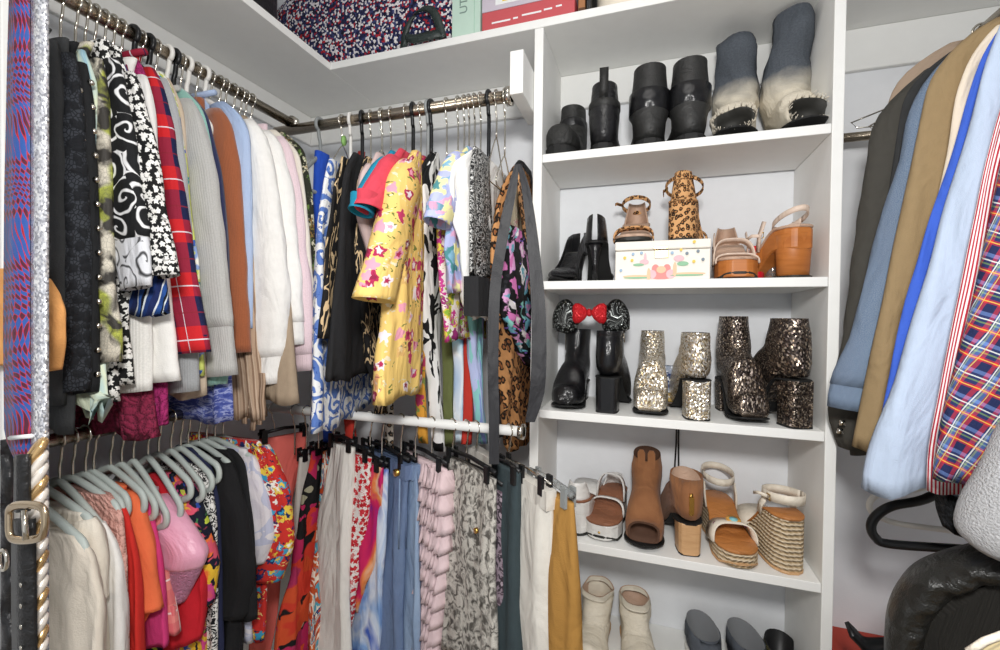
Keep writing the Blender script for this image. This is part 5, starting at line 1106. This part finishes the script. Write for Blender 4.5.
for x, z, wd in ((-.065, .018, .024), (-.028, .019, .006), (.012, .022, .024), (.052, .024, .010), (.078, .026, .007)): pm.box((x-wd, -b-.0007, z-.002), (x+wd, -b-.0001, z+.002))
pm.build('print_line', INK, r, False)
r, a, b = sbox('book', 'thin tan book standing beside the red printed box', 'book', -.166, -.150, 1.05, 1.22, .20, plain('tan_cover', '#a8744a', .6), 'cover')
MB().box((-a-.0003, -b-.0008, .01), (a+.0003, -b-.0001, .02)).build('spine_band', plain('brown_band', '#5e3d24', .6), r, False)
r, a, b = sbox('book', 'thin black book standing beside the tan one', 'book', -.147, -.136, 1.05, 1.22, .20, P_BLACK, 'cover')
bg = thing('handbag', 'cream soft bag on the top shelf above the shoe shelves', 'bag', (-.05, 1.15, ZS+CZ))
MB().loft([[(math.copysign(abs(math.cos(t))**.5, math.cos(t))*.08*f, math.copysign(abs(math.sin(t))**.5, math.sin(t))*.09*f, z) for t in (2*PI*i/28 for i in range(28))] for z, f in ((0, .92), (.02, 1), (.12, 1), (.18, .85))]).build('bag_body', CREAML, bg)
MB().tube(spline([(-.05, -.07, .15), (-.03, -.08, .22), (.03, -.08, .22), (.05, -.07, .15)], 6), .006, 8).build('handle', CREAML, bg)
# ------------------------------------------------------------------ belts and tie at the near end of the left wall
BF = Frame((-.72, .335), (1, 0))
def BP(px, py, off=0): return at(px, py, Y=.335-off)
rk = thing('belt_rack', 'belt rack above the hanging tie and belts', 'rack', (-.74, .345, .62+CZ))
MB().box((-.09, -.004, -.012), (.07, .004, .012)).build('rack_bar', STEEL, rk, False)
for x in (-.03, -.005, .03, .05): MB().tube([(x, -.004, 0), (x, -.045, 0), (x, -.05, .012)], .003, 8).build('peg', STEEL, rk)
TIE = Mat('red_blue_tie_silk', .45, 0, .4); v = TIE.warp(.02, 22); x_, y_ = TIE.xy(v)
q1 = TIE.math('SINE', TIE.math('ADD', TIE.math('MULTIPLY', TIE.math('ADD', y_, TIE.math('MULTIPLY', x_, .8)), 380), TIE.math('MULTIPLY', TIE.math('SINE', TIE.math('MULTIPLY', y_, 55)), 6)))
q2 = TIE.math('SINE', TIE.math('ADD', TIE.math('MULTIPLY', x_, 330), TIE.math('MULTIPLY', TIE.math('SINE', TIE.math('MULTIPLY', y_, 40)), 5)))
ck = TIE.step(TIE.math('MULTIPLY', q1, q2), 0, .06); cl = TIE.mix(ck, '#c02a30', '#3159a4'); cl = TIE.mix(TIE.math('MULTIPLY', TIE.step(TIE.math('MULTIPLY', TIE.math('MULTIPLY', q1, q2), -1), .30, .1), .85), cl, '#1b2038'); TIE.color(cl); TIE.bump(TIE.nf(500, 2), .0008, .4); TIE = TIE.m
def strip(name, m, root, tab, off, th, n=40, wave=.0):
    """tab: (py, px left, px right) rows, hung flat in the belt plane"""
    rows = []
    for i in range(n):
        py = lerp(tab[0][0], tab[-1][0], i/(n-1)); l = table([(a, b) for a, b, c in tab], py); r = table([(a, c) for a, b, c in tab], py)
        A = BP(l, py, off+wave*math.sin(i*.7)); B = BP(r, py, off-wave*math.sin(i*.7)); Mi = (A+B)/2
        rows.append([p-root.location+Vector((0, 0, CZ)) for p in (A, Mi+Vector((0, -th*.6, 0)), B, B+Vector((0, th, 0)), Mi+Vector((0, th, 0)), A+Vector((0, th, 0)))])
    return MB().loft(rows).build(name, m, root)
t_ = thing('necktie', 'red and blue silk necktie with a small check pattern', 'tie', (-.74, .30, .2+CZ))
strip('tail', TIE, t_, [(-14, 20, 31), (120, 20, 32), (250, 20, 33), (400, 20, 34), (440, 24, 33), (452, 27, 31)], .016, .004)
strip('blade', TIE, t_, [(-14, 9, 28), (60, 7, 28), (200, 4, 30), (330, 3, 30), (430, 4, 33), (448, 8, 32), (466, 19, 24)], .026, .005)
MB().tube([BP(10, 438, .034)-t_.location+Vector((0, 0, CZ)), BP(32, 436, .034)-t_.location+Vector((0, 0, CZ))], .0025, 6).build('label', INK, t_)
RH = glitter('rhinestones', ['#e9e9ee', '#cfd0d6', '#ffffff', '#b4b5bc', '#dfe0e6', '#a2a3aa'], 420, .25, .55, .6)
rb = thing('rhinestone_belt', 'long sparkling rhinestone belt hanging beside the necktie', 'belt', (-.70, .32, .2+CZ))
strip('stone_band', RH, rb, [(-14, 31, 44.5), (300, 31, 44.5), (664, 31, 44.5)], .030, .004)
strip('edge_binding', P_BLACK, rb, [(-14, 30, 46), (300, 30, 46), (664, 30, 46)], .026, .002)
GOLD = plain('gold_links', '#e2bd86', .25, .8); PEARL = plain('pearly_links', '#ece4da', .25, .3)
gb = thing('chain_belt', 'twisted gold and pearly chain belt behind the black leather belt', 'belt', (-.71, .30, -.3+CZ))
for k in range(17):
    py = 452+k*12.5; c = BP(38, py, .036)-gb.location+Vector((0, 0, CZ))
    MB().tube([c+Vector((.0095*math.cos(t), .005*math.sin(t)-.002, .0100*math.sin(t)+.007*math.cos(t))) for t in (2*PI*i/18 for i in range(18))], .0046, 8, True).build('link', GOLD if k % 3 == 0 else PEARL, gb)
lb = thing('leather_belt', 'black leather belt with punched holes and a big rounded buckle', 'belt', (-.74, .28, -.4+CZ))
BLKB = leather('belt_leather', '#1d1d1e', .4)
sc = thing('braided_belt', 'black braided belt at the very edge beside the leather belt', 'belt', (-.76, .30, -.4+CZ))
strip('braid', leather('braided_leather', '#202022', .4, 120), sc, [(440, 0, 8), (560, 0, 9), (668, 0, 10)], .012, .005, 40, .004)
MB().tube([BP(3, 560, .03)-sc.location+Vector((0, 0, CZ))+Vector((.008*math.cos(t), 0, .012*math.sin(t))) for t in (2*PI*i/16 for i in range(16))], .002, 6, True).build('ring', CHROME, sc)
strip('keeper_loop', BLKB, lb, [(455, 14, 26), (512, 13, 26)], .050, .004, 10)
strip('strap', BLKB, lb, [(520, 11, 31), (600, 11, 32), (668, 12, 33)], .052, .004, 16)
bc = [BP(x, y, .064)-lb.location+Vector((0, 0, CZ)) for x, y in ((9, 518), (10, 509), (18, 505), (34, 505), (43, 509), (45, 520), (43, 534), (35, 539), (18, 540), (10, 535))]
MB().tube(spline(bc+bc[:1], 4)[:-1], .0042, 10, True, .7).build('buckle', plain('pale_gold', '#cbb79a', .22, 1), lb)
MB().tube([BP(24, 510, .067)-lb.location+Vector((0, 0, CZ)), BP(26, 540, .070)-lb.location+Vector((0, 0, CZ))], .0025, 8).build('buckle_prong', CHROME, lb)
for py in (585, 606, 627, 648): MB().disc(BP(21, py, .0556)-lb.location+Vector((0, 0, CZ)), .0022, .0026, .0006, 12).build('eyelet', CHROME, lb)
# ------------------------------------------------------------------ lower right corner
def tubepx(pts, Y, root): return [at(x, y, Y=Y)-root.location+Vector((0, 0, CZ)) for x, y in pts]
bh = thing('clothes_hanger', 'thick black plastic hanger hanging empty below the light blue shirt', 'hanger', at(930, 515, Y=.93)+Vector((0, 0, CZ)))
MB().tube(spline(tubepx([(1010, 553), (960, 549), (890, 544), (876, 538), (871, 527), (876, 516), (892, 506), (925, 499), (960, 480), (1000, 462)], .93, bh), 5), .0075, 10).build('arm', P_BLACK, bh)
MB().tube(spline(tubepx([(1000, 462), (1006, 440), (1012, 400)], .93, bh), 5), .003, 8).build('hook', CHROME, bh)
wh = thing('clothes_hanger', 'white plastic hanger just behind the thick black empty one', 'hanger', at(930, 505, Y=1.0)+Vector((0, 0, CZ)))
MB().tube(spline(tubepx([(1000, 536), (930, 528), (892, 522), (872, 512), (870, 502), (880, 494), (905, 491), (940, 484), (985, 468)], 1.0, wh), 5), .005, 10).build('arm', P_WHITE, wh)
MB().tube(spline(tubepx([(985, 468), (992, 445), (998, 410)], 1.0, wh), 5), .0025, 8).build('hook', CHROME, wh)
G('R', 'blouse', 'beige cloth edge below the tartan shirt', 'blouse', M['beige'], [(1000, 380), (975, 420), (945, 470), (938, 500), (945, 516)], .2, pos=.86, hang=None, short='', tb=.012)
M['lacetop'] = lace('black_lace_trim', '#17181a', '#2e2f33', 110)
G('R', 'lace_top', 'black lace hem hanging under the striped and tartan shirts', 'top', M['lacetop'], [(985, 400), (955, 440), (936, 474), (940, 498), (952, 514), (962, 530)], .2, pos=.76, hang=None, short='', tb=.012, fold=.007, lam=.03, back=-.21)
G('R', 'fleece', 'fluffy pale grey fleece in front of the tartan shirt', 'jacket', M['fleece'], [(1050, 360), (1020, 404), (990, 446), (964, 500), (957, 526), (962, 540), (976, 553)], .25, pos=.655, hang=None, short='', tt=.02, tb=.045, fold=.006)
# black leather tote with an arched handle
BK = Frame((.40, .72), (-.90, .43)); bo = thing('tote_bag', 'black leather tote with a wide arched handle, lowest in the corner', 'bag', (.42, .74, -.55+CZ))
def KP(px, py, w=0): u, z = BK.px((px, py)); return BK.P(u, w, z)-bo.location
HL = leather('soft_black_leather', '#232321', .34, 260); WOOL = Mat('black_bag_lining', 1); WOOL.color(WOOL.mix(WOOL.nf(320, 3), '#0f0f0f', '#35332f')); WOOL.bump(WOOL.nf(260, 3), .004, .9); WOOL = WOOL.m
cen = [(905, 690), (904, 640), (912, 604), (932, 578), (964, 562), (1000, 558), (1030, 570)]; P_ = spline([KP(*q) for q in cen], 6); n_ = len(P_); rings = []
inn = spline([KP(*q) for q in ((925, 690), (926, 640), (935, 613), (952, 594), (976, 582), (1002, 578), (1024, 588))], 6)
outr = spline([KP(*q) for q in ((884, 690), (883, 640), (888, 600), (908, 570), (948, 553), (996, 545), (1038, 554))], 6)
wv = Vector((BK.w.x, BK.w.y, 0))
for i, (p1, p2) in enumerate(zip(inn, outr)):
    md = (p1+p2)/2; k = .009*math.sin(i*.9)+.007*math.sin(i*2.1+1)
    rings.append([p1+wv*.030, p1*.7+p2*.3+wv*(.046+k), md*.6+p2*.4+wv*(.050-k), p2+wv*.024, p2-wv*.034, md-wv*.05, p1-wv*.034])
o = MB().loft(rings).build('handle', HL, bo); sb = o.modifiers.new('smooth', 'SUBSURF'); sb.levels = sb.render_levels = 1
bp = [KP(*q, w=.0) for q in ((905, 742), (915, 650), (925, 622), (950, 590), (1000, 576), (1040, 584), (1060, 742))]
MB().loft([[v+wv*w for v in bp] for w in (.018, -.05)]).build('bag_body', WOOL, bo, False)
hm = thing('laundry_hamper', 'tan woven hamper standing under the black leather tote', 'hamper', (.50, .68, .0005))
WCK = rope('woven_cane', '#c2a274', '#86683f')
zt_ = min((bo.location+Vector(KP(905, 742))).z, at(1000, 862, Y=.50).z+CZ)-.002
rr = [[(math.copysign(abs(math.cos(t))**.4, math.cos(t))*.20*f, math.copysign(abs(math.sin(t))**.4, math.sin(t))*.24*f, z) for t in (2*PI*i/32 for i in range(32))] for z, f in ((0, .9), (.02, .93), (zt_-.05, 1.0))]
MB().loft(rr).boxed('basket', WCK, hm)
MB().loft([[(math.copysign(abs(math.cos(t))**.4, math.cos(t))*.205*f, math.copysign(abs(math.sin(t))**.4, math.sin(t))*.245*f, z) for t in (2*PI*i/32 for i in range(32))] for z, f in ((zt_-.049, 1), (zt_-.008, 1), (zt_, .97))]).boxed('lid', WCK, hm)
# red storage box standing on the floor with a black strap over it, tan pouch
rx = thing('storage_box', 'tall red box on the floor beside the shelving unit', 'box', (.52, 1.14, .0005))
zt_ = at(845, 631, Y=1.25).z+CZ
bevel(MB().box((-.15, -.12, 0), (.15, .12, zt_-.05)).build('box_body', plain('red_box_card', '#b23a30', .6), rx, False), .004)
bevel(MB().box((-.153, -.123, zt_-.049), (.153, .123, zt_)).build('lid', plain('red_box_lid', '#b8402f', .6), rx, False), .004)
hs = thing('strap', 'short black strap lying over the corner of the tall red box', 'strap', (.44, 1.0, zt_))
MB().ribbon(spline([at(x, y, Y=.99)+Vector((0, 0, CZ))-hs.location for x, y in ((849, 629), (856, 636), (866, 645), (885, 646), (905, 644))], 5), (0, .012, .006), .008).build('band', P_BLACK, hs)
tp = thing('pouch', 'corner of a pale tan ribbed pouch below the black tote', 'pouch', at(1002, 655, Y=.52)+Vector((0, 0, CZ)))
a0 = tp.location
MB().loft([[at(x, y, Y=Y_)+Vector((0, 0, CZ))-a0 for x, y in ((968, 652), (985, 641), (1004, 634), (1040, 640), (1040, 862), (968, 862))] for Y_ in (.50, .515, .58)]).build('pouch_body', knit('tan_ribbed_cloth', '#cdbb90', 120), tp, False)
MB().tube([at(x, y, Y=.50)+Vector((0, 0, CZ))-a0 for x, y in ((968, 652), (985, 641), (1004, 634), (1040, 640))], .003, 8).build('piping', CREAML, tp)
FLASH, CEIL, AMB = 11.5, 4.5, .72
# ------------------------------------------------------------------ light
def area(name, loc, size, power, color=(1, 1, 1), rot=(0, 0, 0)):
    l = bpy.data.lights.new(name, 'AREA'); l.energy = power; l.size = size; l.color = color; l.shape = 'DISK'
    o = bpy.data.objects.new(name, l); COL.objects.link(o); o.location = (loc[0], loc[1], loc[2]+CZ); o.rotation_euler = rot; return o
area('flash_lamp', (.03, -.09, .31), .16, FLASH, (1, .985, .96), (math.radians(64), 0, math.radians(12)))
area('ceiling_lamp', (-.05, .25, 1.12), .45, CEIL, (1, .97, .93))
w = bpy.data.worlds.new('world'); SC.world = w; w.use_nodes = True
w.node_tree.nodes['Background'].inputs[0].default_value = (.93, .96, 1, 1)
w.node_tree.nodes['Background'].inputs[1].default_value = AMB
SC.view_settings.view_transform = 'Standard'; SC.view_settings.look = 'None'
SC.view_settings.exposure = 0.0; SC.view_settings.gamma = 1.0; SC.view_settings.use_curve_mapping = False
